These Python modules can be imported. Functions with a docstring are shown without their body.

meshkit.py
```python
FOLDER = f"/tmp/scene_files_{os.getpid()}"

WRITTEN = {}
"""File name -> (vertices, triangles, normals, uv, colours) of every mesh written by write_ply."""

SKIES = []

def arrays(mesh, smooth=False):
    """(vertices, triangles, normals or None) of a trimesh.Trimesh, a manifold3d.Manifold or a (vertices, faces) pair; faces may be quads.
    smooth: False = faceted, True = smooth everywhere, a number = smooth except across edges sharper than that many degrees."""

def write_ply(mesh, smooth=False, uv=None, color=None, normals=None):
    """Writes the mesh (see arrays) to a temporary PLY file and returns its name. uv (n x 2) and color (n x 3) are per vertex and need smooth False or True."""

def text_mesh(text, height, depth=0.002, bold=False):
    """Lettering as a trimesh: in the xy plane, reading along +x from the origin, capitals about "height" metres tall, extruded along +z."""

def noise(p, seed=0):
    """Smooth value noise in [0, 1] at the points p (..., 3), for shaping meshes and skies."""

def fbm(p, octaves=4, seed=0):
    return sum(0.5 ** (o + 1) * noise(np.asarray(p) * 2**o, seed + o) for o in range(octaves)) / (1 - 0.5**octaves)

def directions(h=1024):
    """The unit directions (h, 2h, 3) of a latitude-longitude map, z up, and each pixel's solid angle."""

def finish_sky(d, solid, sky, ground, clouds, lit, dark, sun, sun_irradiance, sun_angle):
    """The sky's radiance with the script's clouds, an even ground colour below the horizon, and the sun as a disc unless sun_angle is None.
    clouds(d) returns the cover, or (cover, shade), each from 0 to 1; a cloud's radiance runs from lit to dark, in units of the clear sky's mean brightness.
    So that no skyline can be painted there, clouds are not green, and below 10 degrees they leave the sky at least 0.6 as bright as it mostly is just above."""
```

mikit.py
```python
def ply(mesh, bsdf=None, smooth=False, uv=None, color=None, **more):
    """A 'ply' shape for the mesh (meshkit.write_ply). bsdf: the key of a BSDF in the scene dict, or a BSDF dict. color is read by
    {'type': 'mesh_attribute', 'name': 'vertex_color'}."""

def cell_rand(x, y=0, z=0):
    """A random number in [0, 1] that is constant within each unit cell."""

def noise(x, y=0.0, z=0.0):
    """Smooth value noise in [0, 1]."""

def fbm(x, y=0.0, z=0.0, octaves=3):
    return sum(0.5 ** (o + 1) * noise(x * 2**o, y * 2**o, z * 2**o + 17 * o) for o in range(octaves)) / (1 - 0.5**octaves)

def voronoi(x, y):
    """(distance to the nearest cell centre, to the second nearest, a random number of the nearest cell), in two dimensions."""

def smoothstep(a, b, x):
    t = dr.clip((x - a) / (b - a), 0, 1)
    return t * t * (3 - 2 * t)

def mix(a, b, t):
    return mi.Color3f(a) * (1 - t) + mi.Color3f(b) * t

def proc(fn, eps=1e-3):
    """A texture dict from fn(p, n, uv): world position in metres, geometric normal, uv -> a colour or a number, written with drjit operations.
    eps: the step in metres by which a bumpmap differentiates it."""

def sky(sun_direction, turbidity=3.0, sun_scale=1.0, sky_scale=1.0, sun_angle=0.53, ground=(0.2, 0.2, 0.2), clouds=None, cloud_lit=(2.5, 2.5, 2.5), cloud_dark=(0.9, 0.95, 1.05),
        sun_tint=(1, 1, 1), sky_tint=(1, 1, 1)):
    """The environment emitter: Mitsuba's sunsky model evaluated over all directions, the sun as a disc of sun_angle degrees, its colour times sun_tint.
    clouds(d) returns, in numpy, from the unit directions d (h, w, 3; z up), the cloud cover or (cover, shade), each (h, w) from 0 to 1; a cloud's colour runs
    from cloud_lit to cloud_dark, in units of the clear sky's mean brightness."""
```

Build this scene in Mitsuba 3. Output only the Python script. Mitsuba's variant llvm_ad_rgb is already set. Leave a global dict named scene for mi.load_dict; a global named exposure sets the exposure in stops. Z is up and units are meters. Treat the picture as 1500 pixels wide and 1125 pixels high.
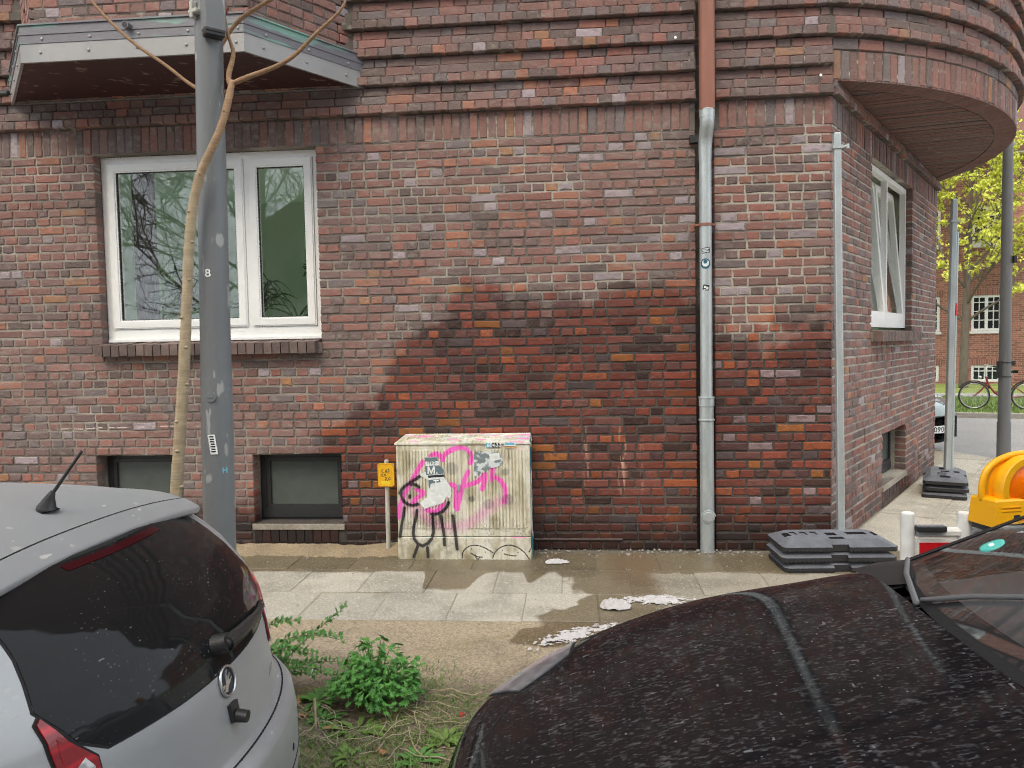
import math, numpy as np, trimesh, drjit as dr, mitsuba as mi, mikit, meshkit, manifold3d as m3
from shapely.geometry import Polygon, box as sbox, LineString, Point
from shapely.ops import unary_union
from shapely import affinity
T = mi.ScalarTransform4f
PI = math.pi
scene, labels = {}, {}
# ------------------------------------------------------------------ camera, sky, exposure
CAM = np.array([-2.123, -6.284, 1.754])
FW = np.array([-0.0817, 0.9953, -0.0516]); UPV = np.array([0.0150, 0.0530, 0.9985])
scene['camera'] = {'type': 'perspective', 'fov': 2 * math.degrees(math.atan(750 / 1085)), 'fov_axis': 'x', 'near_clip': 0.02, 'far_clip': 400.0,
                   'to_world': T().look_at(origin=CAM.tolist(), target=(CAM + FW).tolist(), up=UPV.tolist())}
scene['sky'] = mikit.sky((-0.25, -0.62, 0.74), turbidity=3, sun_scale=0.25, sun_angle=30, sky_scale=1.0, sun_tint=(.96, 1.0, 1.06),
                         clouds=lambda d: (np.ones(d.shape[:2]) * 0.97, 0.55 * meshkit.fbm(d * 3.0, 4, 3)), cloud_lit=(2.46, 2.62, 2.77), cloud_dark=(1.46, 1.57, 1.70))
exposure = 2.88
# ------------------------------------------------------------------ helpers
rng = np.random.default_rng(7)
used = {}
def numbered(name):
    k = used.get(name, 0); used[name] = k + 1
    return name if k == 0 else f'{name}_{k:03d}'
def lab(key, label=None, cat=None, group=None, kind=None):
    d = labels.setdefault(key, {})
    for a, b in (('label', label), ('category', cat), ('group', group), ('kind', kind)):
        if b: d[a] = b
def thing(name, label, cat, group=None):
    k = numbered(name); lab(k, label, cat, group); return k
def obj(name, mesh, bsdf, parent=None, smooth=False, kind=None, label=None, uv=None, color=None, **more):
    key = numbered(f'{parent}__{name}' if parent else name)
    scene[key] = mikit.ply(mesh, bsdf, smooth, uv, color, **more)
    if kind or label: lab(key, label, None, None, kind)
    return key
def cat(ms):
    return trimesh.util.concatenate([m if isinstance(m, trimesh.Trimesh) else trimesh.Trimesh(*m, process=False) for m in ms])
def bx(x0, x1, y0, y1, z0, z1):
    m = trimesh.creation.box((abs(x1 - x0), abs(y1 - y0), abs(z1 - z0))); m.apply_translation(((x0 + x1) / 2, (y0 + y1) / 2, (z0 + z1) / 2)); return m
def rbox(x0, x1, y0, y1, z0, z1, r=0.004):
    pts = [(a, b, c) for a in (x0 + r, x1 - r) for b in (y0 + r, y1 - r) for c in (z0 + r, z1 - r)]
    v = []
    for p in pts:
        for k in range(3):
            for s in (-r, r):
                q = list(p); q[k] += s; v.append(q)
    return man(m3.Manifold.hull_points(v))
def man(m):
    a = m.to_mesh(); return trimesh.Trimesh(np.array(a.vert_properties[:, :3]), np.array(a.tri_verts), process=False)
def tube(pts, rad, sides=8, caps=True):
    p = np.asarray(pts, float); n = len(p); rad = np.broadcast_to(np.asarray(rad, float), (n,))
    t = np.gradient(p, axis=0); t /= np.linalg.norm(t, axis=1, keepdims=True) + 1e-12
    a = np.cross(t[0], [0, 0, 1.0] if abs(t[0][2]) < .9 else [1.0, 0, 0]); A = []
    for k in range(n):
        a = a - t[k] * (a @ t[k]); a /= np.linalg.norm(a) + 1e-12; A.append(a)
    A = np.array(A); B = np.cross(t, A); ang = np.arange(sides) * 2 * PI / sides
    v = (p[:, None] + rad[:, None, None] * (np.cos(ang)[None, :, None] * A[:, None] + np.sin(ang)[None, :, None] * B[:, None])).reshape(-1, 3)
    i, j = np.meshgrid(np.arange(n - 1), np.arange(sides), indexing='ij'); i, j = i.ravel(), j.ravel(); j1 = (j + 1) % sides
    f = np.vstack([np.stack([i * sides + j, i * sides + j1, (i + 1) * sides + j1], 1), np.stack([i * sides + j, (i + 1) * sides + j1, (i + 1) * sides + j], 1)])
    if caps:
        c0, c1 = len(v), len(v) + 1; v = np.vstack([v, p[:1], p[-1:]]); jj = np.arange(sides); j2 = (jj + 1) % sides
        f = np.vstack([f, np.stack([jj * 0 + c0, j2, jj], 1), np.stack([jj * 0 + c1, (n - 1) * sides + jj, (n - 1) * sides + j2], 1)])
    return trimesh.Trimesh(v, f, process=False)
def rev(prof, place, n=40):      # profile (along, radius) turned about an axis; place(along, a, b) -> points
    th = np.arange(n) * 2 * PI / n; v = np.vstack([place(np.full(n, o), r * np.cos(th), r * np.sin(th)) for o, r in prof]); m = len(prof); i, j = np.meshgrid(np.arange(m - 1), np.arange(n), indexing='ij'); i, j = i.ravel(), j.ravel(); j1 = (j + 1) % n
    return trimesh.Trimesh(v, np.vstack([np.stack([i * n + j, (i + 1) * n + j1, i * n + j1], 1), np.stack([i * n + j, (i + 1) * n + j, (i + 1) * n + j1], 1)]), process=False)
def spline(pts, n=24):
    from scipy.interpolate import CubicSpline
    p = np.asarray(pts, float); s = np.r_[0, np.cumsum(np.linalg.norm(np.diff(p[:, :3], axis=0), axis=1))]
    return CubicSpline(s, p)(np.linspace(0, s[-1], n))
def cyl(p0, p1, r, n=24, r1=None):
    return tube([p0, p1], [r, r if r1 is None else r1], n)
def extr(poly, h):
    ps = [g for g in getattr(poly, 'geoms', [poly]) if g.area > 1e-9]
    return cat([trimesh.creation.extrude_polygon(g, h, engine='earcut') for g in ps])
class Frame:
    def __init__(s, o, d, out=None):
        s.o = np.array(o, float); s.d = np.array(d, float) / np.linalg.norm(d); s.n = np.cross(s.d, [0, 0, 1.0]) if out is None else np.array(out, float)
    def __call__(s, v):
        v = np.asarray(v, float); return s.o + v[:, :1] * s.d + v[:, 1:2] * s.n + v[:, 2:] * np.array([0, 0, 1.0])
    def mesh(s, m):      # (s, out, z) is left-handed when out = d x z: turn the faces over
        return trimesh.Trimesh(s(m.vertices), np.array(m.faces)[:, ::-1], process=False)
    def slab(s, poly, o0, o1):   # polygon in (s, z) made solid between two distances out of the wall
        m = extr(poly, o1 - o0); v = np.array(m.vertices)
        m = trimesh.Trimesh(np.stack([v[:, 0], v[:, 2] + o0, v[:, 1]], 1), np.array(m.faces)[:, ::-1], process=False)
        m.vertices = s(m.vertices)
        if m.volume < 0: m.invert()
        return m
    def box(s, s0, s1, o0, o1, z0, z1):
        return s.mesh(bx(s0, s1, o0, o1, z0, z1))
def rgb(*c): return {'type': 'rgb', 'value': list(c)}
def mat(name, base, rough=0.6, metal=0.0, spec=0.5, two=False, bump=None, **more):
    b = {'type': 'principled', 'base_color': base if isinstance(base, dict) else rgb(*base), 'roughness': rough, 'metallic': metal, 'specular': spec, **more}
    if bump: b = {'type': 'bumpmap', 'arbitrary': mikit.proc(bump[0], bump[2] if len(bump) > 2 else 1e-3), 'scale': bump[1], 'bsdf': b}
    scene[name] = {'type': 'twosided', 'bsdf': b} if two else b
N_, F_, SS, MX = mikit.noise, mikit.fbm, mikit.smoothstep, mikit.mix
C3 = mi.Color3f
# ------------------------------------------------------------------ materials
def wetwall(p, r=.5):      # 1 where the wall is soaked by the wash-off around the cabinet
    j = 0.42 * (F_(p.x * 2.3, p.z * 2.3, 5.0) - 0.5) + 0.22 * (N_(p.x * 7, p.z * 11, 1.0) - 0.5) + .10 * (mikit.cell_rand(dr.floor(p.x / .228 + .5 * dr.floor(p.z / .076)), dr.floor(p.z / .076), 5) - .5)
    j = j + .20 * (r - .5) + .22 * (F_(p.x * 11, p.z * 1.1, 3.0, 2) - .5)
    top = dr.minimum(2.22, 2.28 + (p.x + 3.05) * 1.0)
    top = dr.select(p.x > -0.95, 1.75 + 0.2 * (p.x + 0.95), top)
    w = SS(-0.10, 0.13, top + j - p.z) * (.82 + .18 * F_(p.x * 1.7, p.z * 1.7, 9.0))
    left = dr.maximum(w, SS(0.40, 0.20, p.z + 0.8 * j))
    return dr.select((p.x < 0.02) & (p.y < 0.2), left, 0.5 * SS(0.35, 0.1, p.z + j))
PAL = [(.175, .056, .042), (.245, .070, .047), (.34, .105, .045), (.062, .036, .032), (.105, .055, .058), (.105, .088, .098), (.31, .26, .29), (.33, .135, .04), (.185, .085, .075), (.22, .080, .064)]
def brick_fn(p, n, uv):
    c = C3(*PAL[0]); i = uv.x * 10
    for k in range(1, 10): c = dr.select(i > k, C3(*PAL[k]), c)
    b = uv.y
    c = c * (0.70 + 0.50 * b) * (.78 + .44 * F_(p.x * 1.1, p.y * 1.1, p.z * 1.3, 3))
    q = F_(p.x * 23 + b * 50, p.y * 23, p.z * 34, 3)
    c = MX(c, C3(.12, .075, .065), 0.55 * SS(0.52, 0.78, q))
    c = MX(c, c * 1.35 + 0.02, 0.6 * SS(0.55, 0.8, F_(p.x * 41, p.z * 60, b * 9 + p.y * 41, 2)))
    w = wetwall(p, uv.y)
    dust = (1 - w) * (0.22 + 0.34 * F_(p.x * 1.3, p.y * 1.3, p.z * 1.5, 3)) * SS(0.1, 0.6, F_(p.x * 90, p.y * 90, p.z * 90, 2) + 0.12)
    c = MX(c, C3(.255, .205, .185), dust)
    c = MX(c, c * C3(.71, .60, .555), w)
    sm = SS(.55, .78, F_(p.x * 15, p.y * 15, p.z * 22, 3) + .16 * (F_(p.x * .9, p.y * .9, p.z * .9) - .5)) * (1 - w)
    c = MX(c, C3(.27, .24, .21), .38 * sm)
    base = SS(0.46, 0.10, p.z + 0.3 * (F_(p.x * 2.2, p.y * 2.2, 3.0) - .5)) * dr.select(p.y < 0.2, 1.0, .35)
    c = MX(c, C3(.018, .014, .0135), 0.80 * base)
    s1 = SS(.05, .0, dr.abs(p.x + 1.715)) + SS(.045, .0, dr.abs(p.x + 2.02)) * .5 + SS(.02, .0, dr.abs(p.x + 1.55)) * .5
    c = MX(c, C3(.62, .36, .27), dr.select(p.y < .1, s1 * SS(.42, .6, p.z) * SS(1.12, .95, p.z) * SS(.38, .62, F_(p.x * 60, p.z * 9, 2.0, 2)), 0) * .8)
    ln = SS(.006, .002, dr.abs(p.z - 1.162 - .012 * (N_(p.x * 6, 3.0) - .5) - .012 * p.x)) * SS(-7.2, -7.1, p.x) * SS(-5.35, -5.5, p.x)
    c = MX(c, C3(.6, .5, .45), ln * SS(.3, .5, N_(p.x * 25, 7.0)))
    return c
def brick_rough(p, n, uv):
    return 0.82 - 0.42 * wetwall(p) - 0.22 * dr.select((uv.x > .55) & (uv.x < .7), 1.0, 0.0)
mat('brick', mikit.proc(brick_fn), mikit.proc(brick_rough), spec=0.4)
def mortar_fn(p, n, uv):
    q = F_(p.x * 2.2, p.y * 2.2, p.z * 2.6, 3); g = F_(p.x * 80, p.y * 80, p.z * 80, 2)
    c = MX(MX(C3(.15, .13, .115), C3(.27, .245, .21), SS(.35, .6, q)), C3(.37, .345, .295), SS(.52, .76, q - .12 * SS(-2.6, -3.4, p.x) + dr.select((p.x > -.95) & (p.z > 1.0) | (p.y > .2), .22, 0.0)))
    c = MX(c, C3(.050, .042, .038), 0.95 * wetwall(p)) * (.7 + .6 * g)
    return MX(c, C3(.075, .062, .055), .8 * SS(3.45, 3.7, p.z) * SS(.75, .55, F_(p.x * 9, p.y * 9, p.z * 20, 2)))
mat('mortar', mikit.proc(mortar_fn), 0.9, spec=0.3)
mat('sill_brick', mikit.proc(lambda p, n, uv: MX(C3(.075, .055, .05), C3(.17, .12, .105), F_(p.x * 14 + uv.x * 40, p.y * 14, p.z * 20)) * (.7 + .6 * uv.y)), .75)
mat('white_frame', mikit.proc(lambda p, n, uv: C3(.80, .81, .79) * (.92 + .08 * F_(p.x * 7, p.y * 7, p.z * 7))), 0.38)
mat('black_frame', (.022, .023, .024), .45)
scene['pane_glass'] = {'type': 'thindielectric', 'int_ior': 1.72}
scene['screen_glass'] = {'type': 'thindielectric', 'int_ior': 1.6}
mat('murky_glass', mikit.proc(lambda p, n, uv: MX(C3(.062, .075, .070), C3(.095, .112, .103), F_(p.x * 9, p.y * 9, p.z * 9))), mikit.proc(lambda p, n, uv: 0.10 + .2 * F_(p.x * 30, p.y * 30, p.z * 30)))
mat('room_wall', (.68, .78, .66), .9, two=True)
mat('soffit_board', mikit.proc(lambda p, n, uv: MX(C3(.050, .020, .020), C3(.30, .22, .19), (.5 * SS(.70, .84, F_(p.x * 9 + p.y * 9, p.y * 22 - p.x * 12, 1.0, 3))))), .5)
mat('zinc_fascia', mikit.proc(lambda p, n, uv: C3(.30, .295, .29) * (.85 + .3 * F_(p.x * 5, p.y * 5, p.z * 3))), .42, metal=.35)
mat('patina_copper', mikit.proc(lambda p, n, uv: MX(C3(.17, .165, .18), C3(.20, .36, .30), SS(.52, .72, F_(p.x * 3.0, p.y * 3, p.z * 14, 3)))), .5, metal=.4)
mat('galvanised', mikit.proc(lambda p, n, uv: C3(.49, .54, .545) * (.66 + .5 * F_(p.x * 22, p.y * 22, p.z * 3.5, 3) + .15 * N_(p.x * 120, p.y * 120, p.z * 120))), .42, metal=.55)
mat('copper_pipe', mikit.proc(lambda p, n, uv: C3(.27, .115, .080) * (.8 + .35 * F_(p.x * 20, p.y * 20, p.z * 2.5))), .5, metal=.15)
mat('pole_grey', mikit.proc(lambda p, n, uv: MX(C3(.155, .165, .17), C3(.36, .36, .35), .8 * SS(.70, .78, F_(p.x * 30, p.y * 30, p.z * 7, 3))) * (.88 + .24 * F_(p.x * 6, p.y * 6, p.z * 2))), .48)
mat('black_plastic', (.018, .018, .019), .45)
mat('rubber', mikit.proc(lambda p, n, uv: MX(C3(.020, .020, .022), C3(.165, .175, .20), SS(.55, .95, n.z) * (.55 + .5 * F_(p.x * 11, p.y * 11, p.z * 5))) * (.85 + .3 * F_(p.x * 60, p.y * 60, p.z * 60, 2))), .7)
# ------------------------------------------------------------------ bricks
LU = np.array([0, .5, 1, 1, 1, .5, 0, 0]); LV = np.array([0, 0, 0, .5, 1, 1, 1, .5])
_i = np.arange(8); _j = (_i + 1) % 8
BF = np.vstack([np.stack([r * 8 + _i, r * 8 + _j, (r + 1) * 8 + _j], 1) for r in (0, 1)] + [np.stack([r * 8 + _i, (r + 1) * 8 + _j, (r + 1) * 8 + _i], 1) for r in (0, 1)] + [np.stack([_i + 16, _j + 16, _i * 0 + 24], 1)])
def brick(F, s0, s1, z0, z1, out, depth, b=.0055, wob=.0018):
    S = s0 + (s1 - s0) * LU + rng.normal(0, wob, 8); Z = z0 + (z1 - z0) * LV + rng.normal(0, wob, 8)
    cs, cz = (s0 + s1) / 2, (z0 + z1) / 2
    S2 = S + np.clip(cs - S, -b, b); Z2 = Z + np.clip(cz - Z, -b, b)
    sl = rng.normal(0, .010, 2)
    o2 = out + (S2 - cs) * sl[0] + (Z2 - cz) * sl[1] + rng.normal(0, .0007, 8) + rng.normal(0, .0012)
    v = np.vstack([np.stack([S, S * 0 + out - depth, Z], 1), np.stack([S, o2 - b, Z], 1), np.stack([S2, o2, Z2], 1), [[cs, o2.mean() + .0008, cz]]])
    return F(v), BF
def pick(zone):   # palette weights: 0 red-brown 1 red 2 orange 3 dark 4 purple 5 grey 6 mauve 7 ochre 8 dusty 9 pinkish
    W = {'left': (5, 3.2, .8, 2.2, 4, 1.6, .5, .3, 5, 3), 'mid': (3, 6, 2.2, .5, 1.6, .4, 2.2, .7, 4, 7), 'wet': (6, 6.5, 3.0, 2.8, 2.6, .9, .2, 1.0, 3, 3.5),
         'top': (4, 1.6, .6, 4, 5, 3, .6, .2, 3.5, 1.5), 'right': (4, 5, 2.4, 2.2, 2.8, .8, 1.5, .4, 2.2, 3), 'side': (5, 3.5, .8, 2.6, 4, 1.4, .4, .2, 4, 4)}[zone]
    W = np.array(W); k = rng.choice(10, p=W / W.sum()); return (k + .5) / 10, rng.random()
def zone_front(x, z):
    if z > 3.45: return 'top' if z > 3.72 or x < -3 else 'mid'
    if x > -.95: return 'right'
    if z < min(2.27, 2.30 + (x + 3.0) * 1.05): return 'wet'
    return 'mid' if x > -3.1 + rng.normal(0, .5) else 'left'
class Pile:    # collects bricks; the largest in the picture become parts of their own, the rest one mass
    def __init__(s): s.items = []
    def add(s, holder, geo, uv, part='brick', front=True):
        v = geo[0]; c = v[16:24].mean(0); d = c - CAM; z = d @ FW
        e1, e2 = v[18] - v[16], v[22] - v[16]
        a = abs(np.cross(e1, e2) @ d) / max(z, .1) ** 3
        ux, uy = (d @ np.cross(FW, UPV)) / z * 1085, -(d @ UPV) / z * 1085
        vis = z > 0 and abs(ux) < 750 and abs(uy) < 560 and front
        s.items.append((a if vis else 0, holder, geo, uv, part))
    def flush(s, limit=300):
        names = {it[4] for it in s.items}
        for part in sorted(names):
            its = sorted([it for it in s.items if it[4] == part], key=lambda it: -it[0])
            rest = {}
            for k, (a, holder, geo, uv, _) in enumerate(its):
                if k < limit and a > 0:
                    obj(part, geo, 'brick', holder, uv=np.tile(uv, (25, 1)))
                else: rest.setdefault(holder, []).append((geo, uv))
            for holder, L in rest.items():
                v = np.vstack([g[0] for g, _ in L]); f = np.vstack([g[1] + 25 * k for k, (g, _) in enumerate(L)])
                obj('brickwork' if part == 'brick' else part + '_row', (v, f), 'brick', holder, uv=np.repeat(np.array([u for _, u in L]), 25, 0), kind='stuff')
pile = Pile()
CO = .076; JT = .0155
def split_row(s0, s1, k, pitch=.228):
    """joints along one course between two ends: header courses, stretchers, and some of both"""
    m = (46 - k) % 4
    if m == 2: step, ph = pitch / 2, (.03 if (46 - k) % 8 == 2 else .06)
    else: step, ph = pitch, {3: 0, 0: .114, 1: .012}[m]
    cuts = []; x = math.floor((s0 - ph) / step) * step + ph
    while x < s1 + step:
        cuts.append(x + rng.normal(0, .006))
        if m != 2 and rng.random() < (.60 if m == 0 else .27): cuts.append(x + step / 2 + rng.normal(0, .005))
        x += step
    cuts = [c for c in cuts if s0 + .045 < c < s1 - .045]
    e = [s0] + cuts + [s1]
    return list(zip(e[:-1], e[1:]))
def lay(F, holder, ivals, k, z0, zone, out=0.0, depth=.05, edges=(), h=CO):
    dz = rng.normal(0, .001)
    for a, b in ivals:
        for p, q in split_row(a, b, k):
            dep = .115 if any(abs(p - e) < 1e-6 or abs(q - e) < 1e-6 for e in edges) else depth
            g = JT * rng.uniform(.75, 1.25) / 2
            pile.add(holder, brick(F, p + (0 if p in edges else g), q - (0 if q in edges else g), z0 + JT / 2 + dz, z0 + h - JT / 2 + dz, out + rng.normal(0, .0015), dep), pick(zone((p + q) / 2, z0)))
def minus(iv, holes):
    out = [iv]
    for h0, h1 in holes:
        nx = []
        for a, b in out:
            if h1 <= a or h0 >= b: nx.append((a, b)); continue
            if h0 > a + .02: nx.append((a, h0))
            if h1 < b - .02: nx.append((h1, b))
        out = nx
    return out
# ------------------------------------------------------------------ the brick apartment building
B = thing('brick_building', 'dark red brick apartment building with stepped brick bands and a rounded overhanging corner bay', 'building')
FF = Frame((0, 0, 0), (1, 0, 0)); SA = math.radians(56.5); FS = Frame((0, 0, 0), (math.cos(SA), math.sin(SA), 0))
XL = -8.2; SE = 5.08; ZT = 46 * CO
wall = f'{B}__wall'
openF = [(-6.29, -4.29, 24 * CO, ZT), (-4.95, -4.15, 3 * CO, 11 * CO), (-6.40, -5.60, 3 * CO, 11 * CO)]
chase = (-1.092, -0.938)
poly = sbox(XL, -.2, -.012, ZT)
for x0, x1, z0, z1 in openF: poly = poly.difference(sbox(x0 - .004, z0 - .004, x1 + .004, z1 + (.004 if z1 < ZT else 1)))
back = FF.slab(poly, -.36, -.18)
for x0, x1 in (chase,): poly = poly.difference(sbox(x0 - .004, -1, x1 + .004, 9))
used[wall] = 1
scene[wall] = mikit.ply(cat([back, FF.slab(poly, -.1795, -.0085)]), 'mortar')
edgesF = {e for o in openF for e in o[:2]} | set(chase) | {0.0}
for k in range(46):
    z = k * CO
    holes = [chase] + [(x0, x1) for x0, x1, z0, z1 in openF if z0 - 1e-6 <= z < z1 - 1e-6]
    if k < 3: holes += [(-4.97, -4.13), (-6.42, -5.58)]
    lay(FF, wall, minus((XL, 0.0), holes), k, z, zone_front, edges=edgesF)
for x in np.arange(XL, -.05, .076):          # upright course above
    if chase[0] - .04 < x < chase[1] - .03: continue
    low = .0
    pile.add(wall, brick(FF, x + .005, x + .071, ZT + .006 + rng.normal(0, .002), ZT + .222, rng.normal(0, .002), .115 if -6.4 < x < -4.2 else .05), pick(zone_front(x, ZT)), 'soldier_brick')
scene[numbered(wall + '__mortar_bed')] = mikit.ply(cat([FF.slab(sbox(XL, ZT, chase[0], ZT + .26), -.36, -.006), FF.slab(sbox(chase[0], ZT, chase[1], 3.72), -.36, -.18), FF.slab(sbox(chase[1], ZT, -.012, ZT + .26), -.36, -.006)]), 'mortar')
# stepped bands: three courses each, the lowest one proud of the wall
band = f'{B}__stepped_band'
def band_rows(F, s0, s1, zb, holder, k0=0, edges=(), zone=zone_front, hol=()):
    for j, out in enumerate((.062, .036, .012)):
        z = zb + j * .078
        ivs = minus((s0, s1), hol)
        for a, b in ivs:
            if j == 0:
                n = max(1, round((b - a) / .112)); e = np.linspace(a, b, n + 1); prs = list(zip(e[:-1], e[1:]))
            else: prs = split_row(a, b, 45 - 2 * (j == 1) - 4 * k0)
            for p, q in prs:
                pile.add(holder, brick(F, p + .0045, q - .0045, z + .005, z + .073, out + rng.normal(0, .0012), .07), pick(zone((p + q) / 2, z)))
for i in range(6):
    zb = 3.722 + i * .234
    s1 = 0.0 if i < 2 else -.02
    hk = obj('stepped_band', cat([FF.slab(sbox(a, zb + .004, b, zb + .234), -.3, .002) for a, b in minus((XL, s1 - .012), [chase])] + [FF.slab(sbox(a, zb + .006, b, zb + .070), -.1, .054) for a, b in minus((XL, s1 - .012), [chase])] + [FF.slab(sbox(a, zb + .0702, b, zb + .150), -.1, .028) for a, b in minus((XL, s1 - .012), [chase])] + [FF.slab(sbox(chase[0], zb, chase[1], zb + .234), -.3, -.18)]), 'mortar', B)
    hol = [chase] + ([(-6.95, -3.93)] if i >= 2 else [])
    band_rows(FF, XL, s1, zb, hk, i, hol=hol)
# side wall, turned away round the corner
sw = f'{B}__side_wall'; used[sw] = 1
openS = [(1.37, 3.39, 24 * CO, ZT), (1.90, 3.09, 3 * CO, 10 * CO + .02)]
poly = sbox(.012, -.2, SE, ZT + .3)
for x0, x1, z0, z1 in openS: poly = poly.difference(sbox(x0 - .004, z0 - .004, x1 + .004, z1 + .004))
scene[sw] = mikit.ply(FS.slab(poly, -.36, -.0075), 'mortar')
edgesS = {e for o in openS for e in o[:2]} | {0.0, SE}
zs = lambda s, z: 'side'
for k in range(46):
    z = k * CO
    holes = [(x0, x1) for x0, x1, z0, z1 in openS if z0 - 1e-6 <= z < z1 - .03]
    if k < 3: holes += [(1.88, 3.11)]
    lay(FS, sw, minus((0.0, SE), holes), k, z, zs, edges=edgesS)
for x in np.arange(.01, SE - .05, .076):
    pile.add(sw, brick(FS, x + .005, x + .071, ZT + .006, ZT + .222, rng.normal(0, .002), .115), pick('top'), 'soldier_brick')
hk = obj('side_band', cat([FS.slab(sbox(.012, 3.724, SE + .03, 3.85), -.3, .002), FS.slab(sbox(.012, 3.726, SE + .03, 3.79), -.1, .044)]), 'mortar', B)
for j, out in enumerate((.052, .030)):
    for p, q in split_row(0.0, SE + .03, 44 if j == 0 else 45):
        pile.add(hk, brick(FS, p + .004, q - .004, 3.722 + .064 * j + .004, 3.722 + .064 * j + .060, out, .07), pick('top'))
# end wall beyond the far corner
eb = FS(np.array([[SE, 0, 0]]))[0]
FE = Frame(eb, (-.2, .98, 0))
obj('end_wall', FE.slab(sbox(.012, -.2, 9, 6), -.3, -.004), 'mortar', B)
# rounded bay over the side wall
CB = np.array([-0.736, 3.545]); RB = 3.62
a0 = math.atan2(-CB[1], -CB[0]); e_ = FS(np.array([[5.1, 0, 0]]))[0]; a1 = math.atan2(e_[1] - CB[1], e_[0] - CB[0])
def arcF(a): return Frame((CB[0] + RB * math.cos(a), CB[1] + RB * math.sin(a), 0), (-math.sin(a), math.cos(a), 0))
bay = f'{B}__round_bay'; used[bay] = 1
def shell(r, z0, z1, n=96, rin=None):
    rin = r - .25 if rin is None else rin
    aa = np.linspace(a0 - .02, a1, n); c, s = np.cos(aa), np.sin(aa)
    ring = [np.stack([CB[0] + R * c, CB[1] + R * s, 0 * c + z], 1) for R, z in ((r, z0), (r, z1), (rin, z1), (rin, z0))]
    v = np.vstack(ring); i = np.arange(n - 1); f = []
    for k in range(4):
        a, b = k * n, ((k + 1) % 4) * n
        f += [np.stack([a + i, a + i + 1, b + i + 1], 1), np.stack([a + i, b + i + 1, b + i], 1)]
    return trimesh.Trimesh(v, np.vstack(f), process=False)
scene[bay] = mikit.ply(cat([shell(RB - .006, 3.853, 5.9)] + [shell(RB + .054, 4.188 + i * .234 + .006, 4.188 + i * .234 + .070) for i in range(7)] + [shell(RB + .028, 4.188 + i * .234 + .0702, 4.188 + i * .234 + .15) for i in range(7)]), 'mortar')
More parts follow.
